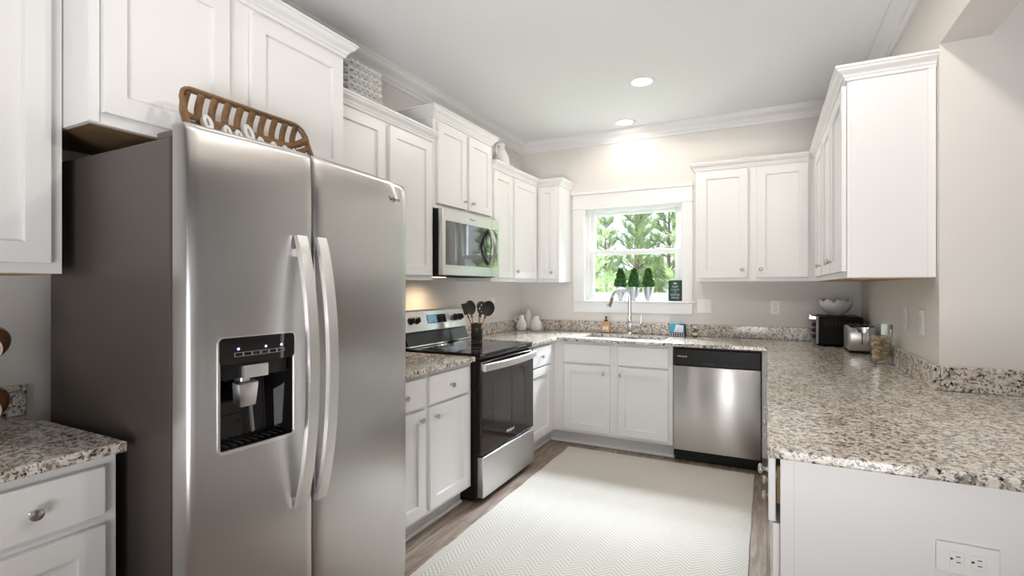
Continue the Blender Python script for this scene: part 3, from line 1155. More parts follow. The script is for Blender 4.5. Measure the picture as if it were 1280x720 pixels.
for k in range(6):
    yy = 0.911 + k * 0.0265
    ring_panel(b, (yy, yy + 0.025, 1.146, 1.158, 0.001), (yy + 0.001, yy + 0.024, 1.147, 1.157, 0.001), 0.0036, 0.001)
b.build('button_outline', M['text_gray'], pn)
for yy in (0.922, 1.006, 1.058):
    MB().lathe([(0.0036, 0), (0.0036, 0.001), (0, 0.001)], (fxf(yy) + 0.0032, yy, 1.168), 10, Matrix.Rotation(PI / 2, 3, 'Y')).build('indicator_light', M['led'], pn)
b = MB()
text_obj('button_text', '--   --   --   --   --   --', 0.0075, (fxf(0.99) + 0.0042, 0.99, 1.1525), ROT_PX, M['text_gray'], pn, 0.0002)
b = MB()
curved_panel(b, 0.942, 1.018, 1.080, 1.117, -0.002, 0.02, 0.002)
sp = b.build('spout_housing', M['handle'], fd, 30)
b = MB()
p0 = [(-1.352, 0.930, 1.068), (-1.352, 0.985, 1.068)]
b.bm.verts.ensure_lookup_table()
q = [(-1.375, 0.922, 1.072), (-1.345, 0.925, 1.066), (-1.345, 0.990, 1.066), (-1.375, 0.992, 1.072), (-1.380, 0.930, 1.005), (-1.352, 0.934, 0.995), (-1.352, 0.986, 0.995), (-1.380, 0.984, 1.005)]
V = [b.bm.verts.new(p) for p in q]
for f in ((0, 1, 2, 3), (7, 6, 5, 4), (0, 4, 5, 1), (1, 5, 6, 2), (2, 6, 7, 3), (3, 7, 4, 0)):
    b.bm.faces.new([V[i] for i in f])
bmesh.ops.bevel(b.bm, geom=b.bm.edges[:], offset=0.005, segments=2, affect='EDGES', profile=0.5)
b.box(-1.395, -1.362, 0.944, 0.972, 1.062, 1.082, 0.002)
b.build('paddle', M['steel_z'], fd, 30)
b = MB()
for k in range(9):
    b.box(-1.392, -1.356, 0.898 + k * 0.022, 0.903 + k * 0.022, 0.8915, 0.8935)
b.build('drip_tray', M['slot'], fd)
text_obj('badge', 'Whirlpool', 0.024, (fxf(1.625) + 0.0006, 1.625, 1.708), ROT_PX, M['text_dark'], rd, 0.0006, squash=0.85)

# ------------------------------------------------------------------ range
RY0, RY1 = 2.662, 3.428
c = thing('range', 'black and stainless electric range between the left base cabinets', 'stove', (-1.9, 3.05, 0))
MB().box(-2.205, -1.600, RY0, RY1, 0.03, 0.900, 0.003).build('body', M['dark'], c)
for px in (-2.15, -1.66):
    for py in (RY0 + 0.06, RY1 - 0.06):
        MB().lathe([(0.02, 0.001), (0.02, 0.031)], (px, py, 0), 12).build('foot', M['dark'], c)
ct = MB().box(-2.12, -1.566, RY0 - 0.002 + 0.003, RY1 - 0.001, 0.9165, 0.930, 0.004, 2).build('cooktop', M['glassblack'], c)
MB().box(-1.605, -1.570, RY0 + 0.001, RY1 - 0.001, 0.893, 0.916, 0.004, 2).build('front_lip', M['dark'], c)
cr = MB()
for x, y, r in ((-1.72, RY0 + 0.19, 0.105), (-1.72, RY1 - 0.19, 0.085), (-1.97, RY0 + 0.19, 0.08), (-1.97, RY1 - 0.19, 0.10)):
    for rr in (r, r * 0.62):
        cr.lathe([(rr - 0.002, 0), (rr - 0.002, 0.0003), (rr, 0.0003), (rr, 0)], (x, y, 0.9301), 40, cap=False)
cr.build('burner_ring', M['text_gray'], ct)
b = MB()
b.poly([(-2.215, 0.90), (-2.125, 0.90), (-2.125, 0.935), (-2.165, 1.035), (-2.215, 1.035)], 1, RY0 + 0.004, RY1 - 0.004)
b.build('backguard_base', M['dark'], c)
MB().box(-2.150, -2.112, RY0 + 0.003, RY1 - 0.003, 0.9305, 0.942, 0.004, 2).build('rear_trim', M['chrome'], c)
b = MB()
b.poly([(-2.222, 1.030), (-2.150, 1.030), (-2.146, 1.036), (-2.183, 1.168), (-2.197, 1.180), (-2.222, 1.180)], 1, RY0 - 0.001 + 0.002, RY1 - 0.001)
bmesh.ops.bevel(b.bm, geom=[e for e in b.bm.edges if abs(e.verts[0].co.y - e.verts[1].co.y) < 1e-4], offset=0.005, segments=2, affect='EDGES', profile=0.5)
bgd = b.build('control_panel', m_steel('backguard_steel', (0.82, 0.82, 0.82), 0.34, 1), c, 30)
sl_a = math.atan2(0.037, 0.132)
RK = Matrix.Rotation(PI / 2 - sl_a, 3, 'Y')


def on_panel(y, z):
    return Vector((-2.146 - (z - 1.036) * 0.037 / 0.132, y, z))


for y in (2.735, 2.800, 3.285, 3.350):
    p = on_panel(y, 1.108)
    kb = MB()
    kb.lathe([(0.026, 0.0005), (0.026, 0.008), (0.019, 0.012), (0.018, 0.028), (0.014, 0.030), (0, 0.030)], p, 20, RK)
    k = kb.build('control_knob', M['dark'], c, 40)
    gb = MB()
    gb.box(-0.019, 0.019, -0.004, 0.004, 0.012, 0.036, 0.002)
    bmesh.ops.transform(gb.bm, matrix=Matrix.Translation(p) @ RK.to_4x4(), verts=gb.bm.verts[:])
    gb.build('grip', M['dark'], k)
RT = Matrix((Vector((0, 1, 0)), Vector((-math.sin(sl_a), 0, math.cos(sl_a))), Vector((math.cos(sl_a), 0, math.sin(sl_a))))).transposed()


def panel_plate(y0, y1, z0, z1, off, th, name, m, parent):
    b = MB()
    b.box(y0 - 3.05, y1 - 3.05, (z0 - 1.1) / math.cos(sl_a), (z1 - 1.1) / math.cos(sl_a), off, off + th)
    bmesh.ops.transform(b.bm, matrix=Matrix.Translation(on_panel(3.05, 1.1)) @ RT.to_4x4(), verts=b.bm.verts[:])
    return b.build(name, m, parent)


panel_plate(2.925, 3.160, 1.080, 1.140, 0.0003, 0.002, 'keypad', M['glassblack'], c)
panel_plate(2.930, 3.040, 1.084, 1.136, 0.0025, 0.0006, 'display', M['display'], c)
for r in range(3):
    text_obj('keypad_text', '- - -\n- - -\n- - -'.split('\n')[r], 0.014, on_panel(3.100, 1.126 - r * 0.017) + Vector((0.003, 0, 0.001)), RT, M['text_white'], bgd, 0.0002, squash=1.2)
text_obj('display_text', '- -', 0.030, on_panel(2.985, 1.110) + Vector((0.0035, 0, 0.001)), RT, M['text_white'], bgd, 0.0002)
# oven door
od = MB().box(-1.598, -1.560, RY0 + 0.004, RY1 - 0.004, 0.300, 0.882, 0.004, 2).build('oven_door', M['brownblack'], c)
b = MB()
b.box(-1.5598, -1.5590, 2.800, 3.280, 0.445, 0.725)
b.build('oven_window', mat('oven_window_glass', (0.028, 0.022, 0.019), 0.03, spec=0.8), od)
b = MB()
for zz in (0.53, 0.62):
    b.box(-1.5589, -1.5586, 2.82, 3.26, zz, zz + 0.004)
b.build('oven_rack', mat('rack_dim_metal', (0.06, 0.055, 0.05), 0.3), od)
text_obj('badge', 'Whirlpool', 0.030, (-1.5594, 3.047, 0.372), ROT_PX, M['text_white'], od, 0.0003, squash=0.9)
# bowed oven handle
b = MB()
n = 20
sec = []
for i in range(n + 1):
    a = i / n
    y = RY0 + 0.006 + (RY1 - RY0 - 0.012) * a
    xo = -1.535 + 0.030 * (1 - (2 * a - 1) ** 2)
    sec.append([b.bm.verts.new((xo + ox, y, 0.846 + oz)) for ox, oz in ((-0.018, -0.022), (-0.002, -0.024), (0.003, -0.018), (0.003, 0.018), (-0.002, 0.024), (-0.018, 0.020))])
for A, B in zip(sec, sec[1:]):
    for k in range(6):
        j = (k + 1) % 6
        b.bm.faces.new((A[k], A[j], B[j], B[k]))
b.bm.faces.new(sec[0])
b.bm.faces.new(list(reversed(sec[-1])))
for yy in (RY0 + 0.03, RY1 - 0.03):
    b.box(-1.5605, -1.54, yy - 0.022, yy + 0.022, 0.826, 0.864, 0.003)
b.build('oven_handle', M['handle'], od, 35)
MB().box(-1.598, -1.553, RY0 + 0.006, RY1 - 0.006, 0.040, 0.290, 0.006, 2).build('storage_drawer', M['steel'], c)

# ------------------------------------------------------------------ microwave
MY0, MY1, MZ0, MZ1 = 2.668, 3.427, 1.420, 1.852
c = thing('microwave', 'stainless over-the-range microwave with dark glass door and curved handle', 'microwave', (-2.04, 3.05, MZ0))
MB().box(XL + 0.003, -1.888, MY0 + 0.002, MY1 - 0.002, MZ0 + 0.004, MZ1 - 0.002, 0.003).build('body', M['dark'], c)
MX = -1.852
fr_ = MB()
MG = (MY0 + 0.030, 3.400, 1.487, 1.775)   # glass area


def frame_plate(b, x0, x1, o, i_):
    lo, li = rrect(*o, 0.006, 3), rrect(*i_, 0.008, 3)
    V = [[b.bm.verts.new((k, y, z)) for y, z in L] for L, k in ((lo, x0), (lo, x1 - 0.002), (rrect(o[0] + 0.002, o[1] - 0.002, o[2] + 0.002, o[3] - 0.002, 0.005, 3), x1), (li, x1), (li, x0))]
    for A, B in zip(V, V[1:] + V[:1]):
        for q in range(len(lo)):
            j = (q + 1) % len(lo)
            b.bm.faces.new((A[q], A[j], B[j], B[q]))


frame_plate(fr_, -1.887, MX, (MY0, MY1, MZ0, MZ1), MG)
md = fr_.build('door', M['steel'], c, 30)
MB().box(-1.884, MX - 0.0015, MG[0] + 0.0005, MG[1] - 0.0005, MG[2] + 0.0005, MG[3] - 0.0005).build('door_glass', mat('microwave_glass', (0.02, 0.022, 0.024), 0.03, spec=1.0, coat=1.0), md)
MB().box(MX - 0.002, MX + 0.0003, 3.305, 3.3075, MZ0 + 0.002, MZ1 - 0.002).build('door_seam', M['slot'], md)
# lens-shaped handle
b = MB()
for sgn in (-1, 1):
    pts = []
    for i in range(17):
        a = i / 16
        z = 1.505 + 0.262 * a
        k = 1 - (2 * a - 1) ** 2
        pts.append((MX + 0.006 + 0.040 * k, 3.262 + sgn * 0.032 * k, z))
    b.tube(pts, 0.009, 8, flat=(0.016, 0.024))
b.build('handle', M['steel_z'], md, 50)
text_obj('badge', 'Whirlpool', 0.021, (MX + 0.0005, 3.03, 1.815), ROT_PX, M['text_gray'], md, 0.0003, squash=0.9)
b = MB()
b.box(-2.20, -1.90, MY0 + 0.01, MY1 - 0.01, MZ0 - 0.006, MZ0 + 0.0035)
for k in range(4):
    b.box(-2.16 + k * 0.06, -2.12 + k * 0.06, MY0 + 0.06, MY0 + 0.30, MZ0 - 0.009, MZ0 - 0.005)
    b.box(-2.16 + k * 0.06, -2.12 + k * 0.06, MY1 - 0.30, MY1 - 0.06, MZ0 - 0.009, MZ0 - 0.005)
b.build('vent', M['matte_black'], c)
MB().box(-2.085, -2.015, 2.84, 2.94, MZ0 - 0.011, MZ0 - 0.0092).build('cooktop_lamp', M['lens_small'], c)
lamp('cooktop_light', 'SPOT', (-2.05, 2.89, MZ0 - 0.02), (-2.12, 2.89, 0.9), 7.0, (1.0, 0.74, 0.45), spot=math.radians(150), blend=0.9, radius=0.03)

# ------------------------------------------------------------------ dishwasher
c = thing('dishwasher', 'stainless dishwasher with black control strip right of the sink cabinet', 'dishwasher', (-0.34, 4.3, 0))
MB().box(-0.643, -0.037, YBF + 0.012, YB - 0.05, 0.04, CB - 0.004).build('body', M['dark'], c)
MB().box(-0.640, -0.040, YBF + 0.055, YBF + 0.075, 0.004, 0.098).build('toe_panel', M['matte_black'], c)
dw = MB().box(-0.640, -0.040, 3.990, YBF + 0.010, 0.102, 0.742, 0.006, 2).build('door', M['steel_x'], c, 40)
cpn = MB().box(-0.641, -0.039, 3.988, YBF + 0.010, 0.746, 0.868, 0.005, 2).build('control_panel', M['dark'], c)
b = MB()
b.box(-0.430, -0.255, 3.9865, 3.988, 0.752, 0.782, 0.0005)
b.build('pull_recess', M['slot'], cpn)
MB().box(-0.44, -0.245, 3.9850, 3.9878, 0.782, 0.787, 0.0005).build('pull_lip', M['dark'], cpn)
text_obj('badge', 'Whirlpool', 0.017, (-0.575, 3.9876, 0.815), ROT_MY, M['text_white'], cpn, 0.0002)
for k, (xx, zz, s) in enumerate(((-0.285, 0.828, '---'), (-0.285, 0.812, '--'), (-0.215, 0.832, '----'), (-0.225, 0.812, '-'), (-0.200, 0.812, '--'), (-0.170, 0.812, '--'), (-0.172, 0.800, '---'))):
    text_obj('control_text', s, 0.009, (xx, 3.9876, zz), ROT_MY, M['text_gray'], cpn, 0.0002)

# ------------------------------------------------------------------ rug
b = MB()
rx0, rx1, ry0, ry1 = -1.475, -0.080, 1.75, 3.960
nx, ny = 60, 90
top = []
for i in range(nx + 1):
    row = []
    for j in range(ny + 1):
        u, w = i / nx, j / ny
        x = rx0 + (rx1 - rx0) * u
        y = ry0 + (ry1 - ry0) * w
        if i == 0:
            x += 0.003 * math.sin(j * 0.4) + 0.0015 * math.sin(j * 2.3)
        if i == nx:
            x += 0.0012 * math.sin(j * 0.35 + 1) + 0.0012 * math.sin(j * 2.7)
        z = 0.009 + 0.0012 * math.sin(x * 17) * math.sin(y * 11)
        row.append(b.bm.verts.new((x, y, z)))
    top.append(row)
for i in range(nx):
    for j in range(ny):
        b.bm.faces.new((top[i][j], top[i + 1][j], top[i + 1][j + 1], top[i][j + 1]))
ex = bmesh.ops.extrude_face_region(b.bm, geom=b.bm.faces[:])
for v in ex['geom']:
    if isinstance(v, bmesh.types.BMVert):
        v.co.z = 0.001
rug = b.build('area_rug', M['rug'], None, 40)
tag(rug, 'cream and beige chevron woven rug on the kitchen floor', 'rug')


# ------------------------------------------------------------------ recessed lights
def can_light(x, y, label, power, col=(1.0, 0.92, 0.82), grp='recessed ceiling lights', spot=177):
    c = thing('recessed_light', label, 'ceiling light', (x, y, ZC), grp)
    MB().lathe([(0.096, -0.0005), (0.096, -0.004), (0.090, -0.007), (0.070, -0.006), (0.066, -0.0005)], (x, y, ZC), 36, cap=False).build('trim_ring', M['plate'], c, 40)
    MB().lathe([(0.066, -0.0015), (0.066, -0.003), (0.0, -0.004)], (x, y, ZC), 30).build('lens', M['lens'], c, 60)
    lamp('downlight', 'SPOT', (x, y, ZC - 0.02), (x, y, 0), power, col, spot=math.radians(spot), blend=0.25, radius=0.06)
    return c


can_light(-0.790, 3.585, 'round recessed ceiling light nearer the camera', 31)
can_light(-1.120, 4.405, 'small round recessed ceiling light above the sink nearest the window', 3)
can_light(0.324, 1.60, 'recessed ceiling light over the peninsula', 33)
can_light(-0.790, 1.45, 'recessed ceiling light over the middle of the kitchen', 4)


# ------------------------------------------------------------------ wall plates
def plate(fr, u, z, w, h, name, label, cat, inner, grp):
    d, f = fr
    loc = (f, u, z) if d in ('+X', '-X') else (u, f, z)
    c = thing(name, label, cat, loc, grp)
    MB().fbox(fr, u - w / 2, u + w / 2, 0.0006, 0.0065, z - h / 2, z + h / 2, 0.003, 2).build('cover_plate', M['plate'], c)
    for kind, du, dz_, ww, hh in inner:
        o = MB().fbox(fr, u + du - ww / 2, u + du + ww / 2, 0.006, 0.0085, z + dz_ - hh / 2, z + dz_ + hh / 2, min(ww, hh) * 0.12, 2).build(kind, M['plate'], c)
        if kind == 'receptacle':
            horiz = w > h
            s = MB()
            for k in (-1, 1):
                if horiz:
                    s.fbox(fr, u + du - 0.002 + 0.0, u + du + 0.006, 0.0086, 0.009, z + dz_ + k * 0.0065 - 0.001, z + dz_ + k * 0.0065 + 0.001)
                else:
                    s.fbox(fr, u + du + k * 0.0065 - 0.001, u + du + k * 0.0065 + 0.001, 0.0086, 0.009, z + dz_ - 0.001, z + dz_ + 0.008)
            if horiz:
                s.fbox(fr, u + du - 0.013, u + du - 0.008, 0.0086, 0.009, z + dz_ - 0.0025, z + dz_ + 0.0025)
            else:
                s.fbox(fr, u + du - 0.0025, u + du + 0.0025, 0.0086, 0.009, z + dz_ - 0.011, z + dz_ - 0.006)
            s.build('slot', M['slot'], o)
    return c


recep_v = [('receptacle', 0, 0.0195, 0.034, 0.028), ('receptacle', 0, -0.0195, 0.034, 0.028)]
plate(('-Y', YB), -0.483, 1.174, 0.117, 0.120, 'switch_plate', 'white double rocker switch plate right of the window', 'light switch', [('rocker', -0.023, 0, 0.034, 0.067), ('rocker', 0.023, 0, 0.034, 0.067)], None)
plate(('-Y', YB), 0.060, 1.174, 0.072, 0.117, 'wall_outlet', 'white outlet on back wall left of the toaster oven', 'outlet', recep_v, 'white wall outlets')
plate(('-X', XR), 3.235, 1.180, 0.072, 0.117, 'wall_outlet', 'white outlet on right wall above the glass nut jar', 'outlet', recep_v, 'white wall outlets')
plate(('-X', XR), 2.935, 1.180, 0.072, 0.117, 'wall_outlet', 'white outlet on right wall nearest the wall corner', 'outlet', recep_v, 'white wall outlets')
plate(('+X', XL), 4.025, 1.184, 0.072, 0.117, 'switch_plate', 'white plate on left wall behind the utensil crock', 'light switch', [('rocker', 0, 0, 0.034, 0.067)], None)
plate(('-Y', 1.545), 0.421, 0.700, 0.117, 0.073, 'wall_outlet', 'white sideways double outlet on the peninsula end panel', 'outlet', [('receptacle', -0.0195, 0, 0.028, 0.034), ('receptacle', 0.0195, 0, 0.028, 0.034)], 'white wall outlets')

# ------------------------------------------------------------------ tobacco basket on the refrigerator
by0, by1 = 0.975, 1.455
c = thing('tobacco_basket', 'shallow brown split-wood basket leaning on top of the refrigerator', 'basket', (-1.62, 1.2, 1.79))
# basket plane: leans back against the cabinet; local (s along y, t up), origin bottom edge
bo = Vector((-1.585, 0, 1.795))
th_ = math.radians(24)
up = Vector((-math.sin(th_), 0, math.cos(th_)))
nr = Vector((math.cos(th_), 0, math.sin(th_)))
W0, W1, BH = 0.945, 1.425, 0.215


def bp(s, t, n=0.0):
    return bo + Vector((0, s, 0)) + up * t + nr * n


rim = [bp(y, z, 0.0) for y, z in rrect(W0, W1, 0.0, BH, 0.045, 6)]
b = MB()
b.tube(rim, 0.006, 8, closed=True, flat=(0.013, 0.010))
rim2 = [bp(y, z, -0.012) for y, z in rrect(W0 + 0.003, W1 - 0.003, 0.003, BH - 0.003, 0.042, 6)]
b.tube(rim2, 0.005, 8, closed=True, flat=(0.010, 0.009))
b.build('rim', M['basket_rim'], c, 60)
b = MB()
DEP = 0.056


def strip(b, f, n, wdt, axis):
    """ribbon through points f(k) of width wdt along axis"""
    P = [f(k / n) for k in range(n + 1)]
    A = [b.bm.verts.new(p - axis * wdt / 2) for p in P]
    B = [b.bm.verts.new(p + axis * wdt / 2) for p in P]
    for i in range(n):
        b.bm.faces.new((A[i], A[i + 1], B[i + 1], B[i]))


def prof(a):                                   # depth of the basket floor across a 0..1 span
    e = min(a, 1 - a)
    return -DEP * (1 - (max(0, 0.30 - e) / 0.30) ** 2.0)


ns = 10
for i in range(ns):
    s = W0 + 0.030 + (W1 - W0 - 0.06) * i / (ns - 1)
    strip(b, lambda a, s=s: bp(s, BH * a, prof(a) + 0.0015 * (i % 2)), 16, 0.026, Vector((0, 1, 0)))
for i in range(5):
    tt = 0.018 + 0.0315 * i
    strip(b, lambda a, tt=tt: bp(W0 + (W1 - W0) * a, tt, -DEP * (1 - (max(0, 0.10 - min(a, 1 - a)) / 0.10) ** 2.2) + 0.003 + 0.0015 * (i % 2)), 26, 0.024, up)
for sg in (0, 1):
    strip(b, lambda a: bp(W0 + (W1 - W0) * a, (0.03 + 0.125 * a) if sg else (0.155 - 0.125 * a), -DEP * (1 - (max(0, 0.10 - min(a, 1 - a)) / 0.10) ** 2.2) + 0.007 + sg * 0.002), 26, 0.022, up)
bs = b.build('splint_weave', M['basket'], c, 60)
sol = bs.modifiers.new('thickness', 'SOLIDIFY')
sol.thickness = 0.0025
# wooden bead letters and garland lying in the basket
LR = Matrix((Vector((0, 1, 0)), up, nr)).transposed()


def oval(s, t, n, w, h):
    b = MB()
    lo = [(w * math.cos(2 * PI * k / 24), h * math.sin(2 * PI * k / 24)) for k in range(24)]
    V = []
    for sc, nn in ((1, 0), (1, 0.016), (0.42, 0.016), (0.42, 0)):
        V.append([b.bm.verts.new(bp(s + x * (sc if sc == 1 else 0.28), t + y * (sc if sc == 1 else 0.50), n + nn)) for x, y in lo])
    for A, B in zip(V, V[1:] + V[:1]):
        for k in range(24):
            j = (k + 1) % 24
            b.bm.faces.new((A[k], A[j], B[j], B[k]))
    return b


b = oval(1.030, 0.117, -0.040, 0.017, 0.030)
tag(b.build('letter', M['letter'], None, 40, bp(1.030, 0.09)), 'white round letter at left end inside the wooden basket', 'letter', 'white letters in the basket')
b = oval(1.180, 0.124, -0.040, 0.020, 0.036)
tag(b.build('letter', M['letter'], None, 40, bp(1.180, 0.09)), 'white letter O standing in the middle of the wooden basket', 'letter', 'white letters in the basket')
for s, t_ in ((1.095, 0.120), (1.135, 0.114), (1.222, 0.112), (1.275, 0.108), (1.325, 0.106), (1.365, 0.103)):
    b = oval(s, t_ - 0.018, -0.040, 0.014, 0.026)
    tag(b.build('letter', M['letter'], None, 40, bp(s, 0.08)), 'small white letter barely showing above refrigerator edge in the basket', 'letter', 'low white letters in the basket')

# ------------------------------------------------------------------ woven basket above the cabinet
z0 = UZ1 + 0.050
wx0, wx1, wy0, wy1, wh = -2.16, -1.975, 1.98, 2.235, 0.215
c = thing('woven_basket', 'gray and white woven basket on top of the wall cabinet', 'basket', (-2.07, 2.10, z0))
b = MB()
lo = rrect(wx0, wx1, wy0, wy1, 0.03, 3)
A = [b.bm.verts.new((x, y, z0 + 0.001)) for x, y in lo]
B = [b.bm.verts.new((x, y, z0 + wh)) for x, y in lo]
for i in range(len(lo)):
    j = (i + 1) % len(lo)
    b.bm.faces.new((A[i], A[j], B[j], B[i]))
b.bm.faces.new(A)
b.build('lining', M['woven_in'], c)
per = []
L = rrect(wx0 - 0.004, wx1 + 0.004, wy0 - 0.004, wy1 + 0.004, 0.032, 4)
acc = 0
for i in range(len(L)):
    p, q = Vector(L[i]), Vector(L[(i + 1) % len(L)])
    d = (q - p).length
    k = max(1, round(d / 0.009))
    for s in range(k):
        per.append(p + (q - p) * s / k)
n = len(per)
cen = Vector(((wx0 + wx1) / 2, (wy0 + wy1) / 2))
bA, bB = MB(), MB()
rows = 11
for r in range(rows):
    z = z0 + 0.011 + r * (wh - 0.018) / (rows - 1)
    pts = []
    for i in range(n):
        ph = math.sin(2 * PI * i / n * (n // 4) + PI * r)
        d = (per[i] - cen).normalized()
        p = per[i] + d * 0.005 * ph
        pts.append((p.x, p.y, z + 0.002 * ph))
    (bA if r % 2 else bB).tube(pts, 0.0102, 6, closed=True)
for i in range(0, n, 4):
    d = (per[i] - cen).normalized()
    pts = []
    for r in range(rows * 2):
        z = z0 + 0.006 + r * (wh - 0.006) / (rows * 2 - 1)
        p = per[i] + d * 0.005 * (1 if (r // 2) % 2 else -0.6)
        pts.append((p.x, p.y, z))
    (bA if i % 8 else bB).tube(pts, 0.006, 5)
bA.build('weave', M['woven'], c, 60)
bB.build('weave', M['woven2'], c, 60)


# ------------------------------------------------------------------ ceramic vases
def vase(pts, x, y, z, seg=28, handle=None, org=None):
    b = MB()
    b.lathe(pts, (x, y, z), seg, cap=False)
    b.bm.verts.ensure_lookup_table()
    b.bm.faces.new(list(reversed(b.bm.verts[:seg])))
    return b


def rim_in(p, t=0.004, depth=0.03):
    r, h = p[-1]
    return p + [(r - t * 0.3, h + 0.002), (r - t, h), (r - t - 0.001, h - depth)]


zc = CT + 0.001
pj = rim_in([(0.040, 0), (0.047, 0.006), (0.052, 0.035), (0.049, 0.065), (0.036, 0.095), (0.024, 0.115), (0.021, 0.130), (0.022, 0.148)])
jx, jy = -2.130, 4.400
c = thing('ceramic_vase', 'white jug vase with a ring handle, front left of the corner trio', 'vase', (jx, jy, CT), 'white vases in the counter corner')
vase(pj, jx, jy, zc).build('body', M['ceramic'], c, 50)
MB().tube([(jx - 0.042 + 0.027 * math.cos(a), jy - 0.012, zc + 0.118 + 0.027 * math.sin(a)) for a in [2 * PI * k / 20 for k in range(20)]], 0.0062, 8, closed=True).build('handle', M['ceramic'], c, 60)
c = thing('ceramic_vase', 'tallest white bottle vase, at back of the corner trio', 'vase', (-2.128, 4.548, CT), 'white vases in the counter corner')
vase(rim_in([(0.034, 0), (0.039, 0.006), (0.041, 0.05), (0.041, 0.11), (0.038, 0.14), (0.030, 0.165), (0.0235, 0.18), (0.0235, 0.196), (0.026, 0.202)]), -2.128, 4.548, zc).build('body', M['ceramic'], c, 50)
c = thing('ceramic_vase', 'short round-bellied white vase, right of the corner trio', 'vase', (-2.005, 4.465, CT), 'white vases in the counter corner')
vase(rim_in([(0.048, 0), (0.055, 0.006), (0.059, 0.03), (0.056, 0.06), (0.046, 0.09), (0.030, 0.115), (0.027, 0.125), (0.030, 0.142)]), -2.005, 4.465, zc).build('body', M['ceramic'], c, 50)

# white jug on top of the corner cabinet
jx, jy, jz = -2.04, 3.80, UZ1 + 0.0490
c = thing('white_jug', 'white ceramic jug on top of the wall cabinet near ceiling corner', 'jug', (jx, jy, jz))
vase(rim_in([(0.05, 0), (0.062, 0.01), (0.075, 0.06), (0.074, 0.10), (0.058, 0.15), (0.038, 0.18), (0.034, 0.20), (0.042, 0.225)]), jx, jy, jz).build('body', M['ceramic'], c, 50)
MB().tube([(jx, jy - 0.036, jz + 0.205), (jx, jy - 0.062, jz + 0.210), (jx, jy - 0.078, jz + 0.185), (jx, jy - 0.080, jz + 0.15), (jx, jy - 0.066, jz + 0.125)], 0.008, 10).build('handle', M['ceramic'], c, 60)

# ------------------------------------------------------------------ utensil crock on the cooktop
ux, uy, uz = -2.005, 3.345, 0.931
c = thing('utensil_crock', 'matte black utensil crock standing on the rear corner of cooktop', 'crock', (ux, uy, uz))
MB().lathe([(0.042, 0), (0.044, 0.003), (0.044, 0.128), (0.043, 0.131), (0.040, 0.131), (0.040, 0.02), (0, 0.02)], (ux, uy, uz), 32).build('body', M['matte_black'], c, 40)
rz = -0.55
RC = Matrix.Rotation(math.radians(30) , 3, 'Z') @ ROT_MY
nm = Vector((math.sin(math.radians(30)), -math.cos(math.radians(30)), 0))
b = MB()
b.tube([Vector((ux, uy, uz + 0.085)) + nm * 0.0445 + RC @ Vector((0.009 * math.cos(a), 0.009 * math.sin(a), 0)) for a in [2 * PI * k / 16 for k in range(16)]], 0.001, 5, closed=True)
b.build('emblem', M['text_gray'], c)
text_obj('lettering', '-----', 0.010, Vector((ux, uy, uz + 0.062)) + nm * 0.0449, RC, M['text_gray'], c, 0.0002)


def utensil(name, label, ox, oy, tilt, az, head, hl=0.20):
    base = Vector((ux + ox, uy + oy, uz + 0.024))
    c = thing(name, label, 'utensil', base, 'dark utensils in the crock')
    R = Matrix.Rotation(az, 3, 'Z') @ Matrix.Rotation(tilt, 3, 'Y')
    face = Matrix.Rotation(math.radians(25) - az, 3, 'Z')
    T = lambda p: base + R @ (face @ Vector(p))
    b = MB()
    b.tube([T((0, 0, 0)), T((0, 0, 0.08)), T((0, 0, 0.155))], 0.006, 10)
    b.build('handle', M['utensil_wood'], c, 60)
    b = MB()
    b.tube([T((0, 0, 0.155)), T((0, 0, hl))], 0.005, 8, radii=[0.0068, 0.004])
    if head == 'spatula':
        q = [(-0.024, 0, hl), (0.024, 0, hl), (0.034, 0.004, hl + 0.085), (-0.020, 0.004, hl + 0.092)]
        v = [b.bm.verts.new(T(p)) for p in q] + [b.bm.verts.new(T((x, y + 0.003, z))) for x, y, z in q]
        for f in ((0, 1, 2, 3), (7, 6, 5, 4), (0, 4, 5, 1), (1, 5, 6, 2), (2, 6, 7, 3), (3, 7, 4, 0)):
            b.bm.faces.new([v[i] for i in f])
    elif head in ('spoon', 'ladle', 'slotted'):
        w, h, dp = {'spoon': (0.040, 0.056, 0.012), 'ladle': (0.050, 0.060, 0.022), 'slotted': (0.033, 0.052, 0.004)}[head]
        V = []
        for i in range(9):
            rr = i / 8
            V.append([b.bm.verts.new(T((w * rr * math.cos(a), dp * (1 - rr * rr), hl + h - 0.006 + h * rr * math.sin(a)))) for a in [2 * PI * k / 24 for k in range(24)]] if i else [b.bm.verts.new(T((0, dp, hl + h - 0.006)))])
        for k in range(24):
            j = (k + 1) % 24
            b.bm.faces.new((V[0][0], V[1][k], V[1][j]))
            for i in range(1, 8):
                if head == 'slotted' and i in (2, 3, 4) and k % 6 in (0, 1):
                    continue
                b.bm.faces.new((V[i][k], V[i + 1][k], V[i + 1][j], V[i][j]))
    elif head == 'whisk':
        for k in range(5):
            a = PI * k / 5
            pts = []
            for i in range(13):
                s = i / 12
                wv = 0.022 * math.sin(PI * s)
                hgt = hl + 0.085 * math.sin(PI * s) ** 0.8 if False else hl + 0.088 * (1 - abs(2 * s - 1) ** 2)
                pts.append(T((0.024 * math.sin(2 * PI * s) * math.cos(a) if False else 0.026 * (2 * s - 1) * (1 - abs(2 * s - 1) ** 3) * 2.0 * math.cos(a), 0.026 * (2 * s - 1) * (1 - abs(2 * s - 1) ** 3) * 2.0 * math.sin(a), hgt)))
            b.tube(pts, 0.0016, 5)
    o = b.build('head', M['silicone'], c, 60)
    if head in ('spoon', 'ladle', 'slotted'):
        sm = o.modifiers.new('thickness', 'SOLIDIFY')
        sm.thickness = 0.003
        sm.offset = 0
    return c


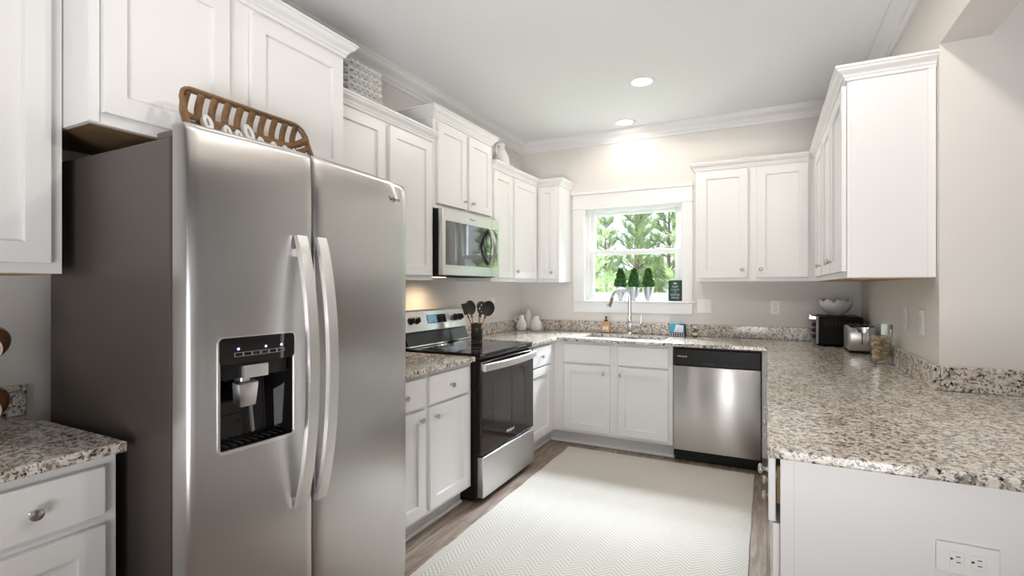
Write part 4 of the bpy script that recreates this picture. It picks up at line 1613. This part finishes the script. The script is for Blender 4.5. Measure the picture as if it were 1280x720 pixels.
utensil('spatula', 'dark spatula leaning left at back of the utensil crock', -0.018, 0.012, 0.36, math.radians(200), 'spatula', 0.185)
utensil('spoon', 'dark round spoon leaning left in front of the utensil crock', -0.008, -0.014, 0.15, math.radians(215), 'spoon', 0.180)
utensil('whisk', 'dark whisk upright in the middle of the utensil crock', 0.006, 0.012, 0.06, math.radians(60), 'whisk', 0.185)
utensil('slotted_spoon', 'dark slotted spoon just right of centre in the utensil crock', 0.012, -0.002, 0.12, math.radians(20), 'slotted', 0.180)
utensil('ladle', 'large dark ladle leaning right in the utensil crock', 0.018, -0.014, 0.34, math.radians(25), 'ladle', 0.180)

# ------------------------------------------------------------------ things round the sink
sx, sy = -1.335, 4.560
c = thing('soap_dispenser', 'amber hand soap bottle with black pump left of the faucet', 'soap', (sx, sy, CT))
b = MB()
b.box(sx - 0.040, sx + 0.040, sy - 0.022, sy + 0.022, zc, zc + 0.098, 0.010, 3)
b.lathe([(0.016, 0.096), (0.014, 0.108)], (sx, sy, zc), 16)
b.build('bottle', M['soap'], c, 50)
MB().box(sx - 0.027, sx + 0.027, sy - 0.0232, sy - 0.0222, zc + 0.030, zc + 0.062).build('label', M['label'], c)
text_obj('lettering', '-----', 0.009, (sx, sy - 0.0238, zc + 0.046), ROT_MY, M['text_gray'], c, 0.0002)
b = MB()
b.lathe([(0.0155, 0.1083), (0.0155, 0.122), (0.005, 0.124), (0.005, 0.138), (0.013, 0.140), (0.011, 0.150), (0, 0.151)], (sx, sy, zc), 16)
b.tube([(sx, sy, zc + 0.145), (sx + 0.012, sy - 0.018, zc + 0.145), (sx + 0.016, sy - 0.028, zc + 0.139)], 0.004, 8)
b.build('pump', M['dark'], c, 50)

qx, qy = -0.690, 4.520
c = thing('sponge_caddy', 'black checked caddy holding sponges on counter right of the sink', 'caddy', (qx, qy, CT))
b = MB()
b.box(qx - 0.065, qx + 0.065, qy - 0.032, qy - 0.029, zc, zc + 0.034)
b.box(qx - 0.065, qx + 0.065, qy + 0.029, qy + 0.032, zc, zc + 0.105)
b.box(qx - 0.065, qx - 0.062, qy - 0.029, qy + 0.029, zc, zc + 0.034)
b.box(qx + 0.062, qx + 0.065, qy - 0.029, qy + 0.029, zc, zc + 0.105)
b.box(qx - 0.062, qx + 0.062, qy - 0.029, qy + 0.029, zc, zc + 0.003)
b.build('tray', M['matte_black'], c)
b = MB()
for i in range(7):
    for j in range(2):
        xx = qx - 0.056 + i * 0.0185
        b.box(xx - 0.005, xx + 0.005, qy - 0.0332, qy - 0.0322, zc + 0.004 + j * 0.016, zc + 0.014 + j * 0.016)
b.build('check_pattern', M['pack_white'], c)
b = MB()
b.box(qx - 0.060, qx + 0.058, qy - 0.024, qy + 0.020, zc + 0.0045, zc + 0.112, 0.008, 2)
pk = b.build('sponge_pack', M['pack_blue'], None, 40, (qx, qy, zc + 0.004))
tag(pk, 'bright blue and white sponge packet standing in the checked caddy', 'packet')
b = MB()
b.poly([(qx - 0.028, zc + 0.036), (qx + 0.050, zc + 0.036), (qx + 0.050, zc + 0.100), (qx - 0.010, zc + 0.100)], 1, qy - 0.0252, qy - 0.0242)
b.build('white_panel', M['pack_white'], pk)
MB().box(qx + 0.02, qx + 0.058, qy - 0.0256, qy - 0.0246, zc + 0.098, zc + 0.110).build('teal_panel', M['pack_teal'], pk)
ORG[pk.name] = Vector((qx, qy, zc + 0.004))
text_obj('lettering', '----', 0.024, (qx + 0.018, qy - 0.0256, zc + 0.070), ROT_MY, M['pack_blue'], pk, 0.0002)

qx, qy = -0.548, 4.540
c = thing('small_bottle', 'tiny dark green bottle on counter right of the sponge caddy', 'bottle', (qx, qy, CT))
MB().lathe([(0.017, 0), (0.019, 0.003), (0.019, 0.045), (0.009, 0.062), (0.008, 0.072), (0.0, 0.072)], (qx, qy, zc), 18).build('bottle', M['bottlegreen'], c, 50)
MB().lathe([(0.010, 0.0725), (0.010, 0.088), (0.0, 0.088)], (qx, qy, zc), 16).build('cap', M['plate'], c, 50)
MB().lathe([(0.0193, 0.012), (0.0193, 0.036)], (qx, qy, zc), 18, cap=False).build('label', M['label'], c, 50)

# ------------------------------------------------------------------ window sill
SZ = 1.2155
for k, (px, lab) in enumerate(((-1.221, 'small clipped topiary in metal pot, left one on window sill'), (-1.096, 'small clipped topiary in metal pot, middle one on window sill'), (-0.967, 'small clipped topiary in metal pot, right one on window sill'))):
    py = 4.648
    if k == 0:
        c0 = thing('potted_topiary', lab, 'plant', (px, py, SZ), 'potted topiaries on the window sill')
        MB().lathe([(0.035, 0.0035), (0.036, 0.006), (0.050, 0.118), (0.054, 0.120), (0.054, 0.128), (0.050, 0.128), (0.047, 0.108), (0, 0.108)], (px, py, SZ), 28).build('pot', M['galv'], c0, 40)
        b = MB()
        rr = random.Random(3)
        # core cone of leaves
        b.lathe([(0.040, 0.112), (0.043, 0.140), (0.040, 0.18), (0.032, 0.23), (0.020, 0.272), (0.008, 0.293), (0, 0.295)], (px, py, SZ), 16)
        for i in range(900):
            h = rr.random() ** 1.15
            a = rr.random() * 2 * PI
            R_ = (0.045 * (1 - h) ** 0.75 + 0.008) * (0.92 + 0.22 * rr.random())
            if h < 0.08:
                R_ *= 0.85
            p = Vector((px + R_ * math.cos(a), py + R_ * math.sin(a), SZ + 0.128 + 0.170 * h))
            d = Vector((math.cos(a), math.sin(a), 0.3 + rr.random())).normalized()
            d = (d + Vector((rr.uniform(-.6, .6), rr.uniform(-.6, .6), rr.uniform(-.5, .5)))).normalized()
            sd = d.orthogonal().normalized()
            sd = Matrix.Rotation(rr.random() * 6.28, 3, d) @ sd
            l, w = 0.014, 0.0055
            q = [p, p + d * l * 0.5 + sd * w, p + d * l, p + d * l * 0.5 - sd * w]
            b.bm.faces.new([b.bm.verts.new(x) for x in q])
        b.build('foliage', M['leaf'], c0)
    else:
        copy_tree(c0, (px, py, SZ), lab, None, k * 1.3, 0.98)
c = thing('wire_caddy', 'thin wire frame caddy around the three topiary pots on the sill', 'caddy', (-1.094, 4.648, SZ))
b = MB()
x0, x1, y0, y1 = -1.286, -0.900, 4.586, 4.7105
for zz in (0.002, 0.118):
    b.tube([(x0, y0, SZ + zz), (x1, y0, SZ + zz), (x1, y1, SZ + zz), (x0, y1, SZ + zz)], 0.0014, 6, closed=True)
for xx in (x0, -1.158, -1.03, x1):
    for yy in (y0, y1):
        b.tube([(xx, yy, SZ + 0.002), (xx, yy, SZ + 0.118)], 0.0014, 6)
b.build('frame', M['galv'], c)

qx, qy = -0.727, 4.640
c = thing('sign_block', 'dark green block sign with white lettering at right end of the sill', 'sign', (qx, qy, SZ))
MB().box(qx - 0.058, qx + 0.058, qy - 0.014, qy + 0.014, SZ + 0.0005, SZ + 0.185, 0.002).build('block', M['signgreen'], c)
for k, s in enumerate(('KEEP', 'CALM', 'AND', 'DRINK', 'WINE')):
    text_obj('lettering', s, 0.026 if s != 'AND' else 0.014, (qx, qy - 0.0145, SZ + (0.127, 0.100, 0.079, 0.056, 0.029)[k]), ROT_MY, M['signtext'], c, 0.0003)
b = MB()
b.poly([(qx - 0.014, SZ + 0.150), (qx + 0.014, SZ + 0.150), (qx + 0.018, SZ + 0.166), (qx + 0.008, SZ + 0.159), (qx, SZ + 0.171), (qx - 0.008, SZ + 0.159), (qx - 0.018, SZ + 0.166)], 1, qy - 0.0150, qy - 0.0142)
b.build('crown_emblem', M['signtext'], c)

# ------------------------------------------------------------------ toaster oven, glass bowl, toaster, nut jar
c = thing('toaster_oven', 'black toaster oven in the right rear counter corner', 'toaster oven', (0.46, 4.42, CT))
ox0, ox1, oy0, oy1, oz0, oz1 = 0.335, 0.600, 4.235, 4.585, CT + 0.014, CT + 0.215
MB().box(ox0, ox1, oy0, oy1, oz0, oz1, 0.008, 2).build('body', mat('oven_black', (0.007, 0.0065, 0.006), 0.5, spec=0.2), c)
b = MB()
for k in range(10):
    for j in range(3):
        b.box(ox0 + 0.03 + k * 0.022, ox0 + 0.044 + k * 0.022, oy0 - 0.0006, oy0 + 0.001, oz1 - 0.04 - j * 0.012, oz1 - 0.035 - j * 0.012)
b.build('side_vent', M['slot'], c)
MB().box(ox0 - 0.018, ox0 - 0.0005, oy0 + 0.001, oy1 - 0.001, oz0 + 0.002, oz1 - 0.003, 0.004, 2).build('front_frame', mat('gray_metal', (0.30, 0.29, 0.285), 0.5, 0.8), c)
MB().box(ox0 - 0.0215, ox0 - 0.0185, oy0 + 0.085, oy1 - 0.012, oz0 + 0.02, oz1 - 0.02).build('glass_door', M['glassblack'], c)
b = MB()
b.tube([(ox0 - 0.050, oy0 + 0.02, oz1 - 0.012), (ox0 - 0.050, oy1 - 0.02, oz1 - 0.012)], 0.009, 10)
for yy in (oy0 + 0.03, oy1 - 0.03):
    b.box(ox0 - 0.052, ox0 - 0.0180, yy - 0.006, yy + 0.006, oz1 - 0.020, oz1 - 0.005)
b.build('door_handle', M['chrome'], c, 50)
for zz in (0.055, 0.098, 0.140):
    MB().lathe([(0.017, 0), (0.017, 0.004), (0.013, 0.007), (0.012, 0.022), (0, 0.023)], (ox0 - 0.0185, oy0 + 0.045, oz0 + zz), 18, Matrix.Rotation(-PI / 2, 3, 'Y')).build('dial', M['dark'], c, 40)
for xx in (ox0 + 0.03, ox1 - 0.03):
    for yy in (oy0 + 0.03, oy1 - 0.03):
        MB().lathe([(0.012, 0.001), (0.012, 0.0145)], (xx, yy, CT), 12).build('foot', M['dark'], c)

# leafy glass bowl on the toaster oven
gx, gy, gz = 0.452, 4.375, oz1 + 0.001
b = MB()
nseg, nr_ = 64, 10
V = []
for i in range(nr_ + 1):
    s = i / nr_
    ring = []
    for k in range(nseg):
        a = 2 * PI * k / nseg
        pet = abs(math.sin(a * 3.5))
        r = 0.034 + 0.066 * math.sin(s * 1.9) + 0.010 * s * (pet - 0.5)
        z = 0.004 + 0.112 * s ** 1.1 * (0.80 + 0.26 * pet ** 0.6) + 0.004 * s * math.sin(a * 11)
        ring.append(b.bm.verts.new((gx + r * math.cos(a), gy + r * math.sin(a), gz + z)))
    V.append(ring)
for A, B in zip(V, V[1:]):
    for k in range(nseg):
        j = (k + 1) % nseg
        b.bm.faces.new((A[k], A[j], B[j], B[k]))
b.bm.faces.new(V[0])
bw = b.build('glass_bowl', M['crystal'], None, 60, (gx, gy, gz))
tag(bw, 'scalloped frosted glass bowl on top of the toaster oven', 'bowl')
sm = bw.modifiers.new('thickness', 'SOLIDIFY')
sm.thickness = 0.004
sm.offset = 0

# toaster
c = thing('toaster', 'stainless two-slice toaster between toaster oven and glass nut jar', 'toaster', (0.525, 4.0, CT))
tx0, tx1, ty0, ty1 = 0.470, 0.614, 3.870, 4.115
b = MB()
b.box(tx0, tx1, ty0, ty1, CT + 0.016, CT + 0.172, 0.012, 3)
b.build('shell', M['steel_z'], c, 50)
MB().box(tx0 + 0.002, tx1 - 0.002, ty0 + 0.002, ty1 - 0.002, CT + 0.003, CT + 0.0155, 0.006, 2).build('base', M['dark'], c)
b = MB()
b.box(tx0 + 0.006, tx1 - 0.006, ty0 - 0.004, ty1 + 0.004, CT + 0.1725, CT + 0.180, 0.003, 2)
tp = b.build('top_cover', M['dark'], c)
b = MB()
for xx in (tx0 + 0.045, tx1 - 0.045):
    b.box(xx - 0.015, xx + 0.015, ty0 + 0.035, ty1 - 0.035, CT + 0.1801, CT + 0.1815)
b.build('bread_slot', M['chrome'], c)
b = MB()
b.box((tx0 + tx1) / 2 - 0.003, (tx0 + tx1) / 2 + 0.003, ty0 - 0.0008, ty0 + 0.002, CT + 0.06, CT + 0.135)
b.build('lever_slot', M['slot'], c)
b = MB()
xm = (tx0 + tx1) / 2
pts = [(xm - 0.040, CT + 0.171), (xm + 0.040, CT + 0.171), (xm + 0.024, CT + 0.137), (xm - 0.024, CT + 0.137)]
b.poly(pts, 1, ty0 - 0.018, ty0 - 0.0010)
b.build('lever', M['chrome'], c)

# square glass jar with nuts
c = thing('glass_jar', 'tapered square glass jar of nuts on counter by right wall', 'jar', (0.560, 3.430, CT))
jx, jy, jh = 0.562, 3.430, 0.220
b = MB()


def sq(hw, z, r=0.008):
    return [b.bm.verts.new((jx + x, jy + y, CT + z)) for x, y in rrect(-hw, hw, -hw, hw, r, 3)]


ringsO = [sq(0.043, 0.001), sq(0.043, 0.012), sq(0.049, 0.11), sq(0.0535, jh)]
ringsI = [sq(0.0485, jh), sq(0.044, 0.11), sq(0.038, 0.014)]
rr = ringsO + ringsI
for A, B in zip(rr, rr[1:]):
    for k in range(len(A)):
        j = (k + 1) % len(A)
        b.bm.faces.new((A[k], A[j], B[j], B[k]))
b.bm.faces.new(rr[0])
b.bm.faces.new(rr[-1])
b.build('glass', M['clear'], c, 40)
nb = MB()
nb.lathe([(0.0, -0.0215), (0.008, -0.0200), (0.0138, -0.013), (0.0162, -0.002), (0.0150, 0.008), (0.0100, 0.0165), (0.004, 0.0215), (0, 0.0228)], (0, 0, 0), 16)
for v_ in nb.bm.verts:
    v_.co.y *= 0.82
n0 = nb.build('nut', M['nut'], None, 60, (0, 0, 0))
tag(n0, 'pale brown nut in shell inside the square glass jar', 'nut', 'nuts in the glass jar')
rr = random.Random(11)
z = 0.030
k = 0
for layer in range(6):
    hw = 0.0185 + 0.004 * layer / 5
    for q in range(4):
        a = PI / 4 + q * PI / 2 + (layer % 2) * 0.6
        rad = hw * (1.18 if layer % 2 == 0 else 1.02)
        o = n0 if k == 0 else n0.copy()
        if k:
            COL.objects.link(o)
        o.location = (jx + rad * math.cos(a), jy + rad * math.sin(a), CT + z + rr.uniform(-.003, .003) + (0.008 if q % 2 else 0))
        o.rotation_euler = (PI / 2 + rr.uniform(-.35, .35), rr.uniform(-.4, .4), a + PI / 2 * (q % 2) + rr.uniform(-.4, .4))
        k += 1
    z += 0.0215

# ------------------------------------------------------------------ mug tree at the left edge
mx, my = -1.90, 0.50
c = thing('mug_tree', 'wooden mug tree on the granite counter at left edge', 'mug rack', (mx, my, CT))
MB().lathe([(0.065, 0.001), (0.065, 0.014), (0.058, 0.018), (0.0, 0.018)], (mx, my, CT), 28).build('base', M['pegwood'], c, 40)
MB().lathe([(0.011, 0.018), (0.011, 0.35), (0.014, 0.36), (0.008, 0.375), (0, 0.377)], (mx, my, CT), 16).build('post', M['pegwood'], c, 50)
pegs = [(0.302, -4), (0.215, -38), (0.136, -4), (0.23, 130)]
for h, a in pegs:
    a = math.radians(a)
    e = Vector((mx + 0.085 * math.sin(a), my + 0.085 * math.cos(a), CT + h + 0.05))
    MB().tube([(mx + 0.008 * math.sin(a), my + 0.008 * math.cos(a), CT + h), e], 0.0055, 10).build('peg', M['pegwood'], c, 60)


def mug(center, axis, label):
    """mug lying with its mouth along axis"""
    ax = Vector(axis).normalized()
    xx = (Vector((0, 0, 1)) - ax * ax.z).normalized()
    R = Matrix((xx, ax.cross(xx), ax)).transposed()
    o = Vector(center)
    c = thing('mug', label, 'mug', o, 'brown mugs on the mug tree')
    P = [(0.026, -0.045), (0.034, -0.042), (0.042, -0.02), (0.044, 0.005), (0.042, 0.03), (0.038, 0.044)]
    MB().lathe(P, o, 28, R).build('body', M['mug'], c, 50)
    MB().lathe([(0.0385, 0.0435), (0.039, 0.047), (0.035, 0.048), (0.033, 0.044)], o, 28, R, cap=False).build('rim', M['mug_rim'], c, 50)
    MB().lathe([(0.0335, 0.0445), (0.030, 0.040), (0, 0.038)], o, 28, R).build('inside', M['mug_in'], c, 50)
    b = MB()
    b.tube([o + R @ Vector((0.040, 0, 0.026)), o + R @ Vector((0.062, 0, 0.026)), o + R @ Vector((0.070, 0, 0.0)), o + R @ Vector((0.060, 0, -0.022)), o + R @ Vector((0.040, 0, -0.022))], 0.006, 8)
    b.build('handle', M['mug'], c, 60)


mug((-1.905, 0.578, CT + 0.278), (0.75, -0.45, -0.25), 'brown glazed mug on the upper peg of the mug tree')
mug((-1.955, 0.556, CT + 0.190), (0.55, -0.75, -0.15), 'brown glazed mug on the middle peg of the mug tree')
mug((-1.905, 0.576, CT + 0.112), (0.75, -0.45, -0.25), 'brown glazed mug on the lowest peg of the mug tree')

# ------------------------------------------------------------------ outdoors
struct('ground', MB().box(-30, 22, 4.9, 60, -0.45, -0.30), M['grass'])


def pine(seed, height):
    rr = random.Random(seed)
    tr, fo = MB(), MB()
    tr.tube([(0, 0, 0), (0.02, 0.01, height * 0.4), (0.0, 0.03, height * 0.98)], 0.1, 8, radii=[0.085, 0.06, 0.012])
    z = 0.35
    while z < height * 0.98:
        k = z / height
        nb = 5
        a0 = rr.random() * 6.28
        for q in range(nb):
            a = a0 + q * 2 * PI / nb + rr.uniform(-.3, .3)
            L = (0.25 + 0.65 * (1 - k) ** 0.8) * rr.uniform(0.7, 1.1)
            rise = 0.25 + 0.45 * k + rr.uniform(-.1, .2)
            p0 = Vector((0, 0, z))
            d = Vector((math.cos(a), math.sin(a), rise)).normalized()
            p1 = p0 + d * L * 0.6
            p2 = p1 + (d + Vector((0, 0, 0.45))).normalized() * L * 0.4
            tr.tube([p0, p1, p2], 0.012, 4, radii=[0.016, 0.010, 0.004])
            nt_ = int(4 + L * 7)
            for s in range(nt_):
                f = 0.30 + 0.70 * s / (nt_ - 1)
                p = p0.lerp(p1, f / 0.6) if f < 0.6 else p1.lerp(p2, (f - 0.6) / 0.4)
                td = (d * 0.6 + Vector((rr.uniform(-.6, .6), rr.uniform(-.6, .6), rr.uniform(0.1, .9)))).normalized()
                for _ in range(17):
                    nd = (td + Vector((rr.uniform(-.8, .8), rr.uniform(-.8, .8), rr.uniform(-.7, .7)))).normalized()
                    sd = nd.orthogonal().normalized() * 0.007
                    l = rr.uniform(0.12, 0.24)
                    st = p + td * rr.uniform(0, 0.10)
                    fo.bm.faces.new([fo.bm.verts.new(x) for x in (st - sd, st + sd, st + nd * l)])
        z += 0.27 + 0.10 * rr.random()
    return tr, fo


def make_tree(seed, h, label):
    c = thing('pine_tree', label, 'tree', (0, 0, -0.3), 'pine trees outside the window')
    tr, fo = pine(seed, h)
    tr.build('trunk', M['bark'], c, None, (0, 0, 0))
    fo.build('foliage', M['needle'], c, None, (0, 0, 0))
    return c


pt = [make_tree(1, 4.2, ''), make_tree(2, 5.0, ''), make_tree(3, 3.6, '')]
far_label = 'green pine tree in the dense row outside the kitchen window'
spots = [(-2.75, 8.1, 0, 0.9, 0.4), (-1.05, 8.9, 1, 0.9, 2.0), (-4.5, 10.4, 1, 1.0, 1.0), (-2.5, 10.9, 0, 1.0, 3.1)]
rt = random.Random(5)
RAD = (1.05, 1.2, 0.95)
for i in range(12000):
    if len(spots) >= 64:
        break
    y = rt.uniform(7.4, 17.0)
    x = rt.uniform(-0.50 * y + 0.2, 0.33 * y - 0.6)
    k = rt.randrange(3)
    sc = rt.uniform(0.85, 1.05)
    if x > -4.9 and x < -3.2 and y > 11 and abs(x + 0.205 * y) < 0.9 and False:
        continue
    if all((x - q[0]) ** 2 + (y - q[1]) ** 2 > ((RAD[k] * sc + RAD[q[2]] * q[3]) * 0.86) ** 2 for q in spots) and (x + 1.45) ** 2 + (y - 7.0) ** 2 > 1.3 ** 2:
        spots.append((x, y, k, sc, rt.uniform(0, 6.2)))
spots.sort(key=lambda q: q[1])
used = set()
for i, (x, y, k, sc, rz) in enumerate(spots):
    src = pt[k]
    lab = far_label
    if k not in used:
        used.add(k)
        o = src
        o.location = (x, y, -0.3)
        o.rotation_euler = (0, 0, rz)
        o.scale = (sc, sc, sc)
        o['label'] = lab
    else:
        o = copy_tree(src, (x, y, -0.3), lab, None, rz, sc)

# low shrubs
rr = random.Random(21)


def shrub(x, y, r, label):
    c = thing('shrub', label, 'shrub', (x, y, -0.3))
    b = MB()
    for _ in range(1500):
        v = Vector((rr.gauss(0, 1), rr.gauss(0, 1), abs(rr.gauss(0, 1)))).normalized() * r * rr.uniform(0.5, 1.0)
        d = (v.normalized() + Vector((rr.uniform(-.7, .7), rr.uniform(-.7, .7), rr.uniform(-.4, .7)))).normalized()
        sd = d.orthogonal().normalized() * 0.022
        p = Vector((x, y, -0.28)) + Vector((v.x, v.y, v.z * 1.6))
        b.bm.faces.new([b.bm.verts.new(q) for q in (p, p + d * 0.05 + sd, p + d * 0.12, p + d * 0.05 - sd)])
    b.build('foliage', M['shrub'], c)
    st = MB()
    for k in range(6):
        a = k * 1.05
        st.tube([(x, y, -0.3), (x + 0.4 * r * math.cos(a), y + 0.4 * r * math.sin(a), -0.3 + r)], 0.012, 5)
    st.build('stem', M['bark'], c)


shrub(-1.45, 6.9, 0.75, 'yellow-green shrub outside low at right of the window behind the sign')
# white neighbouring house
c = thing('house', 'white house glimpsed between the pines through the window', 'house', (-6.0, 34, -0.3))
MB().box(-8.2, -4.6, 32.0, 38.0, -0.3, 2.0).build('wall', M['siding'], c)
b = MB()
b.poly([(-8.5, 2.0), (-4.3, 2.0), (-6.4, 3.0)], 1, 31.6, 38.4)
b.build('roof', M['roof'], c)
MB().box(-6.4, -5.4, 31.95, 32.0, 0.9, 1.6).build('window', M['housewin'], c)
